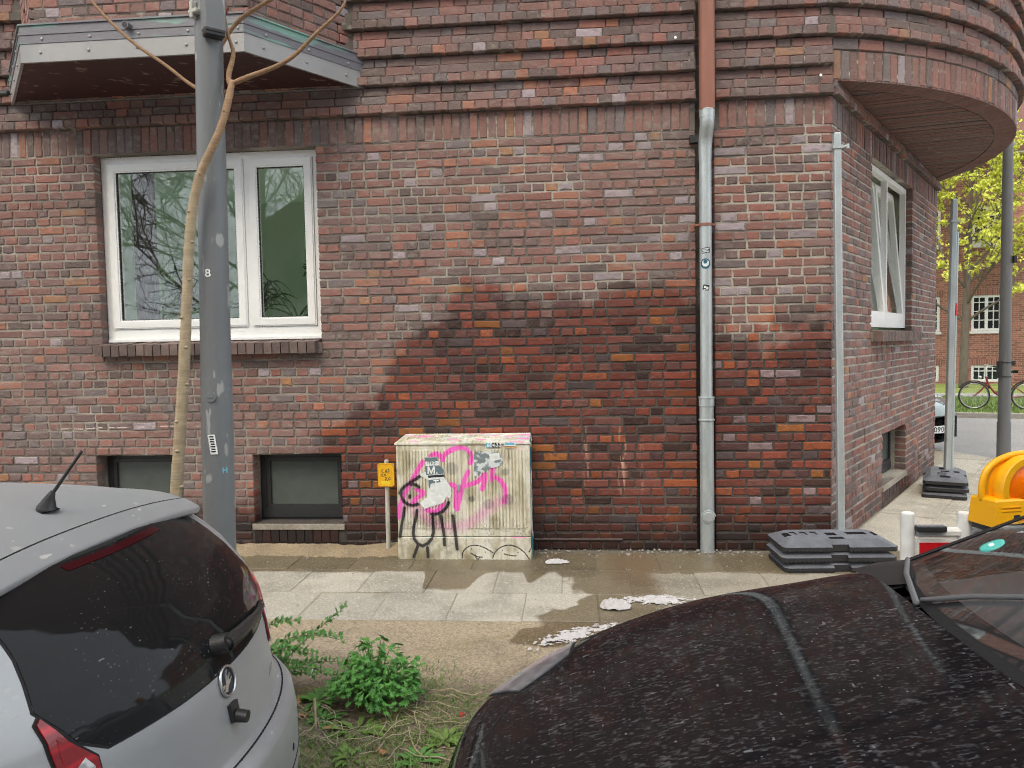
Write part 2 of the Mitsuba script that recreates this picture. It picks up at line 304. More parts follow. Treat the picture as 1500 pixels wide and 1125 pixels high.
def arc_row(z0, z1, pitch, out, depth=.06, part='brick', w=None):
    n = int(RB * (a1 - a0) / pitch); 
    for k in range(n):
        a = a0 + (k + .5) * pitch / RB
        pile.add(bay, brick(arcF(a), -pitch / 2 + .005, pitch / 2 - .005, z0, z1, out + rng.normal(0, .002), depth), pick('top' if rng.random() < .6 else 'left'), part, front=a < .15)
arc_row(3.852, 4.078, .076, 0, .2, 'soldier_brick')
arc_row(4.088, 4.176, .228, .004)
for i in range(7):
    zb = 4.188 + .234 * i
    arc_row(zb + .005, zb + .073, .112, .062, .09); arc_row(zb + .083, zb + .151, .228, .036); arc_row(zb + .161, zb + .229, .228, .012)
# underside of the bay: thin bricks on edge
dsh = Polygon([(CB[0] + RB * math.cos(a), CB[1] + RB * math.sin(a)) for a in np.linspace(a0, a1, 60)])
sof = extr(dsh.buffer(-.01), .03); sof.apply_translation((0, 0, 3.858))
sk = obj('bay_soffit', sof, 'mortar', B)
inner = dsh.intersection(Point(*CB).buffer(RB - .20, 64)).buffer(-.004); L = []; ang = -14.0
for i, y in enumerate(np.arange(-3.5, 6.5, .058)):
    ln = affinity.rotate(sbox(-6, y, 8, y + .050), ang, origin=(0, 0)).intersection(inner)
    for g in getattr(ln, 'geoms', [ln]):
        if g.area > .002:
            m = extr(g, .02); m.apply_translation((0, 0, 3.846 + rng.normal(0, .002))); L.append((m, (rng.choice([.05, .95, .85, .45]), rng.random() * .5)))
for a in np.arange(a0 + .01, a1, .075 / RB):
    F = arcF(a); L.append((F.mesh(bx(-.034, .034, -.19, -.004, 3.843, 3.87)), (rng.choice([.05, .95, .85]), rng.random() * .6)))
v = cat([m for m, _ in L]); uv = np.vstack([np.tile(u, (len(m.vertices), 1)) for m, u in L])
obj('brick_strip', v, 'brick', sk, uv=uv, kind='stuff')
# the polygonal oriel above the white window
ori = f'{B}__oriel'; used[ori] = 1
op = [(-7.03, 0), (-6.23, -.90), (-4.49, -.90), (-3.845, 0)]
def ring(off, z0, z1, th=.04):
    P = Polygon(op).buffer(off, join_style=2); P = P.intersection(sbox(-9, -3, 0, -.002)); return P
def wrap(off, z0, z1):
    m = extr(ring(off, z0, z1), z1 - z0); m.apply_translation((0, 0, z0)); return m
scene[ori] = mikit.ply(wrap(-.104, 4.235, 5.6), 'mortar')
s_ = extr(ring(-.012, 0, 0), .03); s_.apply_translation((0, 0, 3.968))
obj('soffit', s_, 'soffit_board', ori)
def hollow(off, z0, z1, t=.02):
    m = extr(ring(off, 0, 0).difference(ring(off - t, 0, 0)), z1 - z0); m.apply_translation((0, 0, z0)); return m
obj('fascia', hollow(0, 3.952, 4.090), 'zinc_fascia', ori)
obj('copper_flashing', cat([hollow(.006, 4.088, 4.150), hollow(.012, 4.150, 4.162), hollow(.0, 4.162, 4.222), wrap(.012, 4.222, 4.234)]), 'patina_copper', ori)
segs = list(zip(op[:-1], op[1:]))
for (p, q) in segs:
    F = Frame((*p, 0), (q[0] - p[0], q[1] - p[1], 0)); Lw = math.hypot(q[0] - p[0], q[1] - p[1])
    for zz in (4.02, 4.118):
        for s in np.arange(.16, Lw - .05, .38):
            b = trimesh.creation.icosphere(2, .011); b.apply_scale((1, .6, 1)); b.apply_translation((s + (.02 if zz > 4.1 else 0), .004 if zz < 4.1 else .008, zz)); obj('rivet', F.mesh(b), 'zinc_fascia', ori, True)
    F2 = Frame((*(np.array(p)), 0), (q[0] - p[0], q[1] - p[1], 0))
    for k in range(9):
        z = 4.24 + k * .076
        e = (.10, Lw - .10) if p[0] < -6.5 or q[0] > -4 else (.05, Lw - .05)
        for a, b in split_row(e[0] - .05, e[1] + .05, k + 11):
            pile.add(ori, brick(F2, a + .004, b - .004, z + .005, z + .071, -.098 + rng.normal(0, .002), .05), pick('mid' if rng.random() < .5 else 'left'))
sp = tube([(-5.36, -.80, 4.175), (-5.365, -.955, 4.168)], .026, 20); sp2 = tube([(-5.365, -.957, 4.168), (-5.36, -.80, 4.175)], .021, 20, False)
obj('drain_spout', cat([sp]), 'patina_copper', ori, 40); obj('spout_bore', cyl((-5.3651, -.9565, 4.168), (-5.365, -.9575, 4.168), .02), 'black_plastic', ori)
obj('side_pipe', tube([(-7.9, -.06, 4.06), (-7.0, -.06, 4.04)], .025, 14), 'black_plastic', ori, 40)
# windows -------------------------------------------------------------------
def frame_poly(x0, x1, z0, z1, w): return sbox(x0, z0, x1, z1).difference(sbox(x0 + w, z0 + w, x1 - w, z1 - w))
def white_window(F, x0, x1, z0, z1, o, cuts, parent_name='window'):
    w = numbered(f'{B}__{parent_name}')
    fp = frame_poly(x0, x1, z0, z1, .055).difference(sbox(x0 + .055, z0 + .08, x1 - .055, z0 + .05))
    fp = unary_union([frame_poly(x0, x1, z0, z1, .055)] + [sbox(c - .020, z0, c + .020, z1) for c in cuts] + [sbox(x0, z0, x1, z0 + .09)])
    scene[w] = mikit.ply(F.slab(fp, o - .06, o), 'white_frame')
    e = [x0 + .055] + [v for c in cuts for v in (c - .020, c + .020)] + [x1 - .055]
    return w, [(e[i], e[i + 1], z0 + .09, z1 - .055) for i in range(0, len(e), 2)]
fo = -.095
w1, sash = white_window(FF, -6.285, -4.295, 24 * CO + .05, ZT - .005, fo, [-4.955])
for a, b, c, d in sash:
    m = cat([FF.slab(frame_poly(a + .004, b - .004, c + .004, d - .004, .078), fo - .05, fo + .012), FF.slab(frame_poly(a + .016, b - .016, c + .016, d - .016, .054), fo + .0125, fo + .02)])
    obj('sash', m, 'white_frame', w1)
    obj('gasket', FF.slab(frame_poly(a + .080, b - .080, c + .080, d - .080, .008), fo - .02, fo + .004), 'black_frame', w1)
    obj('pane', FF.slab(sbox(a + .084, c + .084, b - .084, d - .084), fo - .0125, fo - .0115).slice_plane((0, -fo + .012, 0), (0, -1, 0)), 'pane_glass', w1)
obj('drip_rail', FF.slab(sbox(-6.27, 24 * CO + .028, -4.31, 24 * CO + .05), fo - .04, fo + .03), 'white_frame', w1)
sk = obj('window_sill', FF.slab(sbox(-6.30, 1.725, -4.285, 24 * CO - .004), -.3, .02), 'mortar', B)
for x in np.arange(-6.30, -4.32, .0765):
    g = bx(x + .004, x + .072, -.08, .105, -.048, .048); g.vertices[:, 2] -= .12 * (g.vertices[:, 1] - .1); g.apply_translation((0, 0, 1.776 + rng.normal(0, .002)))
    m = FF.mesh(g); obj('sill_brick', m, 'sill_brick', sk, uv=np.tile((rng.random(), rng.random()), (len(m.vertices), 1)))
def basement(F, x0, x1, z0, z1, name, frame_z):
    o = -.16
    w = numbered(f'{B}__basement_window'); scene[w] = mikit.ply(cat([F.slab(frame_poly(x0, x1, z0, z1, .045), o - .05, o), F.slab(sbox(x0 + .02, z0 + .02, x1 - .02, z0 + frame_z), o - .04, o + .012)]), 'black_frame')
    obj('sash', F.slab(frame_poly(x0 + .055, x1 - .045, z0 + frame_z, z1 - .045, .035), o - .03, o + .010), 'black_frame', w)
    obj('pane', F.slab(sbox(x0 + .08, z0 + frame_z + .03, x1 - .07, z1 - .07), o - .02, o - .012), 'murky_glass', w)
    sk = obj('window_ledge', F.slab(sbox(x0 - .02, z0 - .055, x1 + .02, z0 - .008), -.3, .015), 'ledge_concrete', B)
    for x in np.arange(x0 - .01, x1 - .04, .0765):
        m = F.mesh(bx(x + .005, x + .071, -.1, .006 + rng.normal(0, .003), z0 - .165, z0 - .06)); obj('ledge_brick', m, 'brick', sk, uv=np.tile(((3.5 if rng.random() < .6 else .5) / 10, rng.random() * .6), (len(m.vertices), 1)))
    obj('mortar_base', F.slab(sbox(x0 - .02, -.2, x1 + .02, z0 - .055), -.3, -.006), 'mortar', sk)
    L = [F.mesh(bx(x + .005, x + .215, -.1, .004, -.04, z0 - .17)) for x in np.arange(x0 - .01, x1 - .1, .22)]
    obj('foot_brick', cat(L), 'brick', sk, uv=np.tile((.35, .4), (sum(len(m.vertices) for m in L), 1)))
def conc_fn(p, n, uv):
    return MX(C3(.20, .175, .14), C3(.33, .30, .25), F_(p.x * 6, p.y * 6, p.z * 6)) * (.75 + .5 * F_(p.x * 70, p.y * 70, p.z * 70, 2))
mat('ledge_concrete', mikit.proc(conc_fn), .85)
basement(FF, -4.945, -4.155, 3 * CO, 11 * CO, 'a', .10); basement(FF, -6.395, -5.605, 3 * CO, 11 * CO, 'b', .10)
basement(FS, 1.905, 3.085, 3 * CO, 10 * CO + .02, 'c', .10)
obj('ledge_strip', FF.slab(sbox(-2.47, .085, -1.72, .10), -.02, .012), 'sill_brick', wall, uv=None)
# side window with both casements tilted inwards
fo2 = -.07
w2, sash2 = white_window(FS, 1.372, 3.388, 24 * CO + .05, ZT - .005, fo2, [2.38], 'side_window')
for a, b, c, d in sash2:
    m = cat([FS.slab(frame_poly(a, b, c, d, .075), -.06, 0)])
    gl = FS.slab(sbox(a + .07, c + .07, b - .07, d - .07), -.03, -.029)
    for mm, mt, nm in ((m, 'white_frame', 'tilted_sash'), (gl, 'pane_glass', 'pane')):
        v = (np.array(mm.vertices) - FS.o); s = v @ FS.d; o = v @ FS.n; z = v[:, 2]
        t = .085; z2 = c + (z - c) * math.cos(t) + o * math.sin(t); o2 = o * math.cos(t) - (z - c) * math.sin(t)
        obj(nm, trimesh.Trimesh(FS(np.stack([s, o2 + fo2, z2], 1)), np.array(mm.faces), process=False), mt, w2)
sk = obj('side_window_sill', FS.slab(sbox(1.36, 1.725, 3.40, 24 * CO - .004), -.3, .02), 'mortar', B)
for x in np.arange(1.36, 3.35, .0765):
    g = bx(x + .004, x + .072, -.08, .105, -.048, .048); g.vertices[:, 2] -= .12 * (g.vertices[:, 1] - .1); g.apply_translation((0, 0, 1.776))
    m = FS.mesh(g); obj('sill_brick', m, 'sill_brick', sk, uv=np.tile((rng.random(), rng.random()), (len(m.vertices), 1)))
# rooms behind the windows
def room(F, x0, x1, name):
    o0, o1, z0, z1 = -.36, -3.6, .9, 3.75
    m = cat([F.box(x0 - .1, x0, o1, o0, z0, z1), F.box(x1, x1 + .1, o1, o0, z0, z1), F.box(x0, x1 - 1.3, o1 - .1, o1, z0, z1), F.box(x1 - 1.3, x1, o1 - .1, o1, z0, 1.3), F.box(x0, x1, o1, o0, z0 - .1, z0), F.box(x0, x1, o1, o0, z1, z1 + .1)])
    return obj(name, m, 'room_wall', B)
room(FF, -7.2, -3.7, 'living_room'); room(FS, 1.0, 3.9, 'side_room')
obj('inner_sill', FF.box(-6.35, -4.25, -.55, -.16, 1.84, 1.872), 'white_frame', B)
mat('curtain_cloth', (.14, .14, .12), .9, two=True)
cv = np.linspace(-6.34, -6.10, 60); 
obj('curtain', trimesh.Trimesh(*(lambda X, Y: (np.vstack([np.stack([X, Y, X * 0 + 1.9], 1), np.stack([X, Y, X * 0 + 3.6], 1)]), np.vstack([np.stack([np.arange(59), np.arange(59) + 1, np.arange(59) + 61], 1), np.stack([np.arange(59), np.arange(59) + 61, np.arange(59) + 60], 1)])))(cv, .62 + .03 * np.sin(cv * 70)), process=False), 'curtain_cloth', B, True)
mat('upper_brick', (.16, .085, .07), .85)
obj('upper_wall', cat([FF.slab(sbox(-26, 5.14, -.02, 13.5), -.3, .0), FF.slab(sbox(-26, -.2, XL - .002, 5.138), -.3, 0), shell(RB, 5.902, 13.5), FE.slab(sbox(.012, 6.002, 9, 13.5), -.3, 0)]), 'upper_brick', B)
pile.flush()
# rainwater downpipe in its chase
dp = f'{B}__downpipe'; used[dp] = 1
X = -1.02
def lathe(path_r, x, y, n=28):   # (z, r) profile to a vertical solid of revolution
    return tube([(x, y, z) for z, r in path_r], [r for z, r in path_r], n)
scene[dp] = mikit.ply(lathe([(1.29, .049), (3.32, .049)], X, -.052), 'galvanised', 40)
obj('lower_pipe', lathe([(-.02, .057), (1.10, .057), (1.105, .066), (1.115, .066), (1.12, .057), (1.22, .057), (1.225, .062), (1.285, .062), (1.29, .066), (1.30, .066), (1.302, .05)], X, -.052), 'galvanised', dp, 30)
obj('collar', cat([lathe([(2.70, .049), (2.701, .056), (2.722, .056), (2.723, .049)], X, -.052), bx(X - .085, X + .085, -.06, .0, 2.703, 2.72)]), 'copper_pipe', dp, 30)
obj('elbow', tube(spline([(X, -.052, 3.22), (X, -.054, 3.33), (X + .002, -.075, 3.42), (X + .004, -.118, 3.50), (X + .004, -.125, 3.56)], 20), np.linspace(.050, .058, 20), 28), 'galvanised', dp, 40)
obj('socket', lathe([(3.545, .056), (3.55, .061), (3.60, .061), (3.61, .063), (3.615, .06)], X + .004, -.125), 'galvanised', dp, 30)
obj('upper_pipe', rbox(X - .052, X + .060, -.175, -.075, 3.60, 5.5, .012), 'copper_pipe', dp, 30)
obj('bracket', cat([bx(X - .12, X - .05, -.055, .0, 3.38, 3.44)]), 'black_plastic', dp)
obj('anchor_cap', cat([cyl((-1.258, -.09, 4.207), (-1.258, -.098, 4.207), .011, 12), cyl((-.108, -.05, 3.869), (-.108, -.058, 3.869), .011, 12)]), 'white_frame', B)
mat('sticker_black', (.02, .025, .03), .4); mat('sticker_blue', (.03, .10, .16), .4); mat('sticker_pale', (.62, .68, .68), .5)
def on_pipe(m_, z, r=.0497):
    v = np.array(m_.vertices); a = v[:, 0] / r - 1.72; o = r + v[:, 1]; return trimesh.Trimesh(np.stack([X + o * np.cos(a), -.052 + o * np.sin(a), z + v[:, 2]], 1), m_.faces, process=False)
def pipe_sheet(poly, z, o, m, par):
    g = fill_thin(poly); return obj('sticker', on_pipe(trimesh.Trimesh(np.c_[g[0][:, 0], np.full(len(g[0]), o), g[0][:, 1]], g[1], process=False), z), m, par)
def fill_thin(poly):
    V, F0 = [], []
    for x in np.arange(-.06, .06, .006):
        q = poly.intersection(sbox(x, -1, x + .006, 1))
        for g in getattr(q, 'geoms', [q]):
            if g.geom_type == 'Polygon' and g.area > 1e-9:
                v, f = trimesh.creation.triangulate_polygon(g, engine='earcut'); F0.append(np.asarray(f) + sum(map(len, V))); V.append(np.asarray(v)[:, :2])
    return np.vstack(V), np.vstack(F0)
pipe_sheet(affinity.rotate(sbox(-.035, -.022, .035, .022), 8), 2.50, .0010, 'sticker_black', dp)
for k in range(3): pipe_sheet(affinity.rotate(sbox(-.030, -.016 + k * .012, .028 - .01 * (k % 2), -.009 + k * .012), 8), 2.50, .0018, 'sticker_pale', dp)
pipe_sheet(Point(-.004, 0).buffer(.042), 2.392, .0010, 'sticker_blue', dp); pipe_sheet(Point(-.004, .004).buffer(.028).difference(Point(-.004, .016).buffer(.016)), 2.392, .0018, 'sticker_pale', dp)
pipe_sheet(affinity.rotate(sbox(-.026, -.022, .026, .022), -10), 2.198, .0010, 'sticker_black', dp); pipe_sheet(unary_union([Point(-.008, .004).buffer(.010), Point(.010, -.004).buffer(.009), sbox(-.02, -.016, .018, -.012)]), 2.198, .0018, 'sticker_pale', dp)
cap = cat([tube([(X, -.10, .31), (X, -.122, .31)], [.050, .050], 28), tube([(X, -.121, .31), (X, -.128, .31)], [.042, .038], 28)])
obj('clean_out_cap', cap, 'galvanised', dp, 30)
obj('cap_band', cat([tube([(X + .056 * math.cos(t), -.052 - .062 - .006 * abs(math.sin(t)), .31 + .052 * math.sin(t)) for t in np.linspace(0, PI, 16)], .005, 8)]), 'galvanised', dp, 40)
# ------------------------------------------------------------------ ground, pavement, street
def struct(name, mesh, m, smooth=False, **k): return obj(name, mesh, m, None, smooth, kind='structure', **k)
def sand(p): return F_(p.x * 120, p.y * 120, 0, 2)
def wetground(p):
    j = F_(p.x * 2.3, p.y * 2.3, 1.0, 3); k = F_(p.x * 7, p.y * 7, 2.0, 2)
    a = SS(-.03, .04, p.y + .66 + .42 * SS(.42, .60, F_(p.x * 2.6 + 4.0, 2.0)) * SS(-2.3, -2.6, p.x) + .10 * (k - .5)) * SS(-5.6, -5.2, p.x)
    lb = dr.select(p.y > -1.15, -2.27 + .4 * (-.6 - p.y), -2.05 + 0.62 * (p.y + 1.15)) + .22 * (k - .5) + .16 * (j - .5)
    b = SS(-.02, .03, p.x - lb) * SS(-2.0, -1.93, p.y + .5 * (j - .5) + .0) * (0.9 - .45 * SS(-1.62, -1.50, p.x + .2 * (j - .5)) - .3 * SS(-.7, .3, p.x))
    return dr.maximum(a * .95, b) * dr.select(p.y < .0, 1.0, 0.0)
def slab_fn(p, n, uv):
    c = C3(.375, .35, .29) * (.84 + .26 * uv.x)
    g = F_(p.x * 150, p.y * 150, 3.0, 2); c = c * (.72 + .55 * g)
    c = MX(c, C3(.20, .185, .15), .45 * SS(.5, .75, F_(p.x * 3.4, p.y * 3.4, 0)))
    c = MX(c, C3(.55, .52, .46), .5 * SS(.70, .76, N_(p.x * 95, p.y * 95)))
    w = wetground(p)
    c = MX(c, c * C3(.40, .345, .255), w)
    r = SS(-1.95, -1.75, p.x) * SS(-1.35, -1.6, p.x) * SS(-1.2, -.6, p.y)
    return MX(c, C3(.15, .088, .05), .55 * r * w)
def slab_rough(p, n, uv): return .85 - .5 * wetground(p)
mat('paving_slab', mikit.proc(slab_fn), mikit.proc(slab_rough), spec=.4, bump=(lambda p, n, uv: F_(p.x * 130, p.y * 130, 3.0, 2), .0016))
def dirt_fn(p, n, uv):
    q = F_(p.x * 3, p.y * 3, 0, 3); d = SS(-2.0, -2.75, p.y + .9 * (q - .5))
    c = MX(C3(.33, .27, .19), C3(.15, .118, .085), d * .9)
    c = MX(c, C3(.19, .18, .07), SS(.55, .72, F_(p.x * 6, p.y * 6, 4.0)) * (.15 + .5 * d))
    c = MX(c, c * C3(.42, .38, .32), wetground(p))
    return c * (.55 + .9 * F_(p.x * 110, p.y * 110, 2.0, 2))
mat('dirt', mikit.proc(dirt_fn), mikit.proc(lambda p, n, uv: .95 - .45 * wetground(p)), spec=.3)
mat('joint_sand', mikit.proc(lambda p, n, uv: C3(.30, .26, .20) * (.6 + .8 * sand(p)) * (1 - .6 * wetground(p))), .95)
mat('asphalt', mikit.proc(lambda p, n, uv: MX(C3(.20, .195, .185), C3(.27, .26, .25), F_(p.x * .8, p.y * .8, 0, 3)) * (.75 + .5 * F_(p.x * 60, p.y * 60, 1.0, 2))), .85)
mat('kerb_stone', mikit.proc(lambda p, n, uv: C3(.30, .28, .25) * (.7 + .6 * F_(p.x * 40, p.y * 40, p.z * 40, 2))), .85)
mat('lawn_turf', mikit.proc(lambda p, n, uv: MX(C3(.10, .135, .03), C3(.20, .24, .06), F_(p.x * 3, p.y * 3, 0, 3)) * (.5 + F_(p.x * 50, p.y * 50, 1.0, 2))), .9)
struct('road', bx(-120, 120, -120, 120, -.5, -.1), 'asphalt')
K0 = np.array([3.92, 4.80]); KD = np.array([.316, -.949])
kp = lambda y: K0[0] + (y - K0[1]) * KD[0] / KD[1]
front_zone = Polygon([(-30, -1.66), (.89, -1.66), (0, 0), (-30, 0)])
SD = FS.d[:2]; SN = FS.n[:2]
wedge = Polygon([(0, 0), (.89, -1.66), (.89, -3.34), (kp(-3.34), -3.34), (kp(10), 10), (1.6, 10), tuple(SD * SE)])
pave = struct('pavement', trimesh.util.concatenate([(lambda m: (m.apply_translation((0, 0, -.1)), m)[1])(extr(g, .094)) for g in (front_zone, wedge)]), 'joint_sand')
def slab(poly, tone):
    if poly.is_empty or poly.area < .02 or poly.geom_type != 'Polygon': return
    p = poly.buffer(-.003)
    if p.is_empty or p.geom_type != 'Polygon': return
    p2 = p.buffer(-.004)
    dz = rng.normal(0, .0018); tx, ty = rng.normal(0, .0025, 2); c = np.array(p.centroid.coords[0])
    P = np.array(p.exterior.coords)[:-1]; P2 = np.array(p2.exterior.coords)[:-1]
    if len(P) != len(P2): return
    if not p.exterior.is_ccw: P, P2 = P[::-1], P2[::-1]
    n = len(P); zt = dz + (P2 - c) @ [tx, ty]; zt1 = dz + (P - c) @ [tx, ty]
    v = np.vstack([np.c_[P, np.full(n, -.06)], np.c_[P, zt1 - .004], np.c_[P2, zt], [[*P2.mean(0), dz]]])
    i = np.arange(n); j = (i + 1) % n
    f = np.vstack([np.stack([r * n + i, r * n + j, (r + 1) * n + j], 1) for r in (0, 1)] + [np.stack([r * n + i, (r + 1) * n + j, (r + 1) * n + i], 1) for r in (0, 1)] + [np.stack([2 * n + i, 2 * n + j, i * 0 + 3 * n], 1)])
    obj('slab', (v, f), 'paving_slab', pave, uv=np.tile((tone, 0), (len(v), 1)))
rows = [(-1.66, -1.135), (-1.135, -.595), (-.595, -.10)]
for r, (y0, y1) in enumerate(rows):
    for k in range(-14, 4):
        x0 = k * .494 + (-.0, .49 - .242, .016)[r]
        slab(sbox(x0, y0, x0 + .494, y1).intersection(front_zone), rng.random())
w2z = wedge.difference(sbox(-1, -9, 30, -1.70))
for r in range(9):
    for k in range(-3, 15):
        s0 = k * .6 + (.3 if r % 2 else 0) - .1; o0 = .02 + r * .5
        q = [SD * s + SN * o for s, o in ((s0, o0), (s0 + .6, o0), (s0 + .6, o0 + .5), (s0, o0 + .5))]
        slab(Polygon(q).intersection(w2z), rng.random())
# the unpaved strip and its kerb
gx, gy = np.meshgrid(np.arange(-7.5, 1.4, .02), np.arange(-3.36, -1.655, .02), indexing='ij')
P3 = np.stack([gx, gy, gx * 0], -1)
def ground_z(x, y):
    p = np.stack([x, y, x * 0], -1)
    e = np.clip((-1.66 - y) / .15, 0, 1) * np.clip((y + 3.36) / .08, 0, 1)
    return -.006 + e * (.05 * (meshkit.fbm(p * 2.2, 3, 2) - .5) + .016 * (meshkit.fbm(p * 14, 3, 5) - .5))
gz = ground_z(gx, gy); nx, ny = gx.shape
idx = np.arange(nx * ny).reshape(nx, ny)
f = np.vstack([np.stack([idx[:-1, :-1], idx[1:, :-1], idx[1:, 1:]], -1).reshape(-1, 3), np.stack([idx[:-1, :-1], idx[1:, 1:], idx[:-1, 1:]], -1).reshape(-1, 3)])
struct('ground', (np.stack([gx, gy, gz], -1).reshape(-1, 3), f), 'dirt', True)
struct('ground', cat([bx(-60, -7.48, -3.36, -1.66, -.1, -.01), bx(1.38, 5.5, -3.36, -1.70, -.1, -.008)]), 'dirt')
kerb = struct('kerb', bx(-60, 5.5, -3.47, -3.36, -.3, -.004), 'joint_sand')
for k in range(-9, 6): obj('kerb_stone', rbox(k * 1.0 + .004, k * 1.0 + .996, -3.475, -3.355, -.2, .004, .008), 'kerb_stone', kerb)
ka = math.degrees(math.atan2(KD[1], KD[0])); KF = Frame((K0[0], K0[1], 0), (*KD, 0))
kerb2 = struct('kerb', KF.box(-8, 8.5, -.03, .09, -.3, -.004), 'joint_sand')
for k in range(-7, 8): obj('kerb_stone', KF.mesh(rbox(k + .004, k + .996, -.035, .095, -.2, .003, .008)), 'kerb_stone', kerb2)
# sand washed up against the foot of the wall
sx, sy = np.meshgrid(np.arange(-6.0, -3.3, .02), np.arange(-.36, .011, .015), indexing='ij')
pp = np.stack([sx, sy, sx * 0], -1)
hz = (.055 * np.clip(1 + sy / .30, 0, 1) ** 1.3) * (.5 + meshkit.fbm(pp * 3.5, 3, 9)) * np.clip((-3.3 - sx) / .3, 0, 1) + .012 * (meshkit.fbm(pp * 25, 2, 4) - .5) - .006
mm = sx.shape; idx = np.arange(mm[0] * mm[1]).reshape(mm)
f = np.vstack([np.stack([idx[:-1, :-1], idx[1:, :-1], idx[1:, 1:]], -1).reshape(-1, 3), np.stack([idx[:-1, :-1], idx[1:, 1:], idx[:-1, 1:]], -1).reshape(-1, 3)])
mat('sand_mat', mikit.proc(lambda p, n, uv: C3(.30, .235, .15) * (.5 + .9 * F_(p.x * 120, p.y * 120, p.z * 90, 2)) * (.8 + .4 * N_(p.x * 6, p.y * 6))), .95)
obj('sand', (np.stack([sx, sy, hz], -1).reshape(-1, 3), f), 'sand_mat', None, True, kind='stuff', label='brown sand washed up along the foot of the brick wall')
L = []
for _ in range(260):
    x = rng.uniform(-5.2, -.6); y = -abs(rng.normal(0, .12)) - .02
    if -3.62 < x < -2.45: continue
    s = rng.uniform(.004, .011); m = trimesh.creation.icosphere(1, s); m.vertices *= rng.uniform(.6, 1.3, 3); m.vertices += rng.normal(0, s * .12, m.vertices.shape); m.apply_translation((x, y, .004 + s * .3)); L.append(m)
for _ in range(190):
    x, y = rng.uniform(-5.2, 1.0), rng.uniform(-1.9, -.1); s = rng.uniform(.003, .007); m = trimesh.creation.icosphere(1, s); m.vertices *= rng.uniform(.5, 1.5, 3); m.apply_translation((x, y, .003)); L.append(m)
obj('grit', cat(L), 'kerb_stone', None, kind='stuff', label='small loose stones scattered along the wall foot')
# ------------------------------------------------------------------ across the side street
D2 = np.array([.947, -.321]); N2 = np.array([.321, .947])
def far_strip(n0, n1, z0, z1):
    q = [D2 * a + N2 * b for a, b in ((-60, n0), (80, n0), (80, n1), (-60, n1))]
    m = extr(Polygon(q), z1 - z0); m.apply_translation((0, 0, z0)); return m
FK = Frame((*(N2 * 13.03), 0), (*D2, 0))
kerb3 = struct('kerb', far_strip(13.03, 13.17, -.3, .01), 'kerb_stone')
for k in range(-4, 14): obj('kerb_stone', FK.mesh(rbox(k + .006, k + .994, -.145, .004, -.25, .016, .01)), 'kerb_stone', kerb3)
struct('lawn', far_strip(13.17, 18.4, -.3, .0), 'lawn_turf'); struct('path', far_strip(18.4, 19.9, -.3, .02), 'asphalt'); struct('lawn', far_strip(19.9, 25.7, -.3, .0), 'lawn_turf')
def blades(n, box2, z, h, w, rr, conv=None):
    u = rr.uniform(0, 1, (n, 2)); x = box2[0] + (box2[1] - box2[0]) * u[:, 0]; y = box2[2] + (box2[3] - box2[2]) * u[:, 1]
    if conv is not None: xy = conv(x, y); x, y = xy[:, 0], xy[:, 1]
    a = rr.uniform(0, 2 * PI, n); hh = h * rr.uniform(.4, 1.2, n); ln = rr.normal(0, .5, (n, 2)) * hh[:, None]
    zz = z(x, y) if callable(z) else np.full(n, z)
    b = np.stack([np.cos(a), np.sin(a)], 1) * w / 2
    c = np.stack([x, y], 1)
    v = np.stack([np.c_[c - b, zz], np.c_[c + b, zz], np.c_[c + ln * .4 + b * .7, zz + hh * .6], np.c_[c + ln * .4 - b * .7, zz + hh * .6], np.c_[c + ln, zz + hh]], 1).reshape(-1, 3)
    i = np.arange(n)[:, None] * 5
    return v, np.vstack([i + [0, 1, 2], i + [0, 2, 3], i + [3, 2, 4]])
def leafmat(name, c, v=.35):
    mat(name, mikit.proc(lambda p, n, uv: C3(*c) * (1 - v + 2 * v * N_(p.x * 31 + p.z * 17, p.y * 31, p.z * 31))), .5, two=True)
leafmat('grass_green', (.13, .21, .045)); leafmat('leaf_green', (.085, .215, .045), .3); leafmat('leaf_dark', (.03, .06, .022)); leafmat('spring_leaf', (.62, .65, .10), .3)
mat('dry_straw', mikit.proc(lambda p, n, uv: MX(C3(.30, .235, .15), C3(.50, .42, .29), N_(p.x * 40, p.y * 40, p.z * 40))), .8, two=True)
mat('bark', mikit.proc(lambda p, n, uv: MX(C3(.10, .082, .065), C3(.19, .16, .125), F_(p.x * 16, p.y * 16, p.z * 5, 3))), .9)
conv = lambda x, y: x[:, None] * D2 + y[:, None] * N2
obj('grass', blades(9000, (2.0, 9.5, 13.2, 18.4), 0.0, .09, .02, rng, conv), 'grass_green', None, kind='stuff', label='short green grass on the verge under the bicycle')
# far brick house
def farbrick(p, n, uv):
    s = p.x * D2[0] + p.y * D2[1]; r = dr.floor(p.z / .077); t = s / .24 + .5 * (r - 2 * dr.floor(r / 2))
    e = dr.minimum(p.z / .077 - r, 1 - (p.z / .077 - r)) * .077; e2 = t - dr.floor(t); e2 = dr.minimum(e2, 1 - e2) * .24
    k = mikit.cell_rand(dr.floor(t), r, 3)
    c = MX(C3(.20, .075, .05), C3(.38, .15, .10), k)
    return MX(C3(.38, .33, .28), c, SS(.004, .009, dr.minimum(e, e2))) * (.8 + .4 * F_(s * .5, p.z * .5, 1.0))
mat('far_brick', mikit.proc(farbrick), .85)
mat('dark_pane', (.02, .025, .03), .08)
mat('roof_tile', (.16, .075, .055), .8)
hs = thing('brick_house', 'red brick house with white barred windows across the side street behind the yellow tree', 'house')
FH = Frame((*(N2 * 25.65), 0), (*D2, 0))   # out = towards the street
ws, xs = {}, []
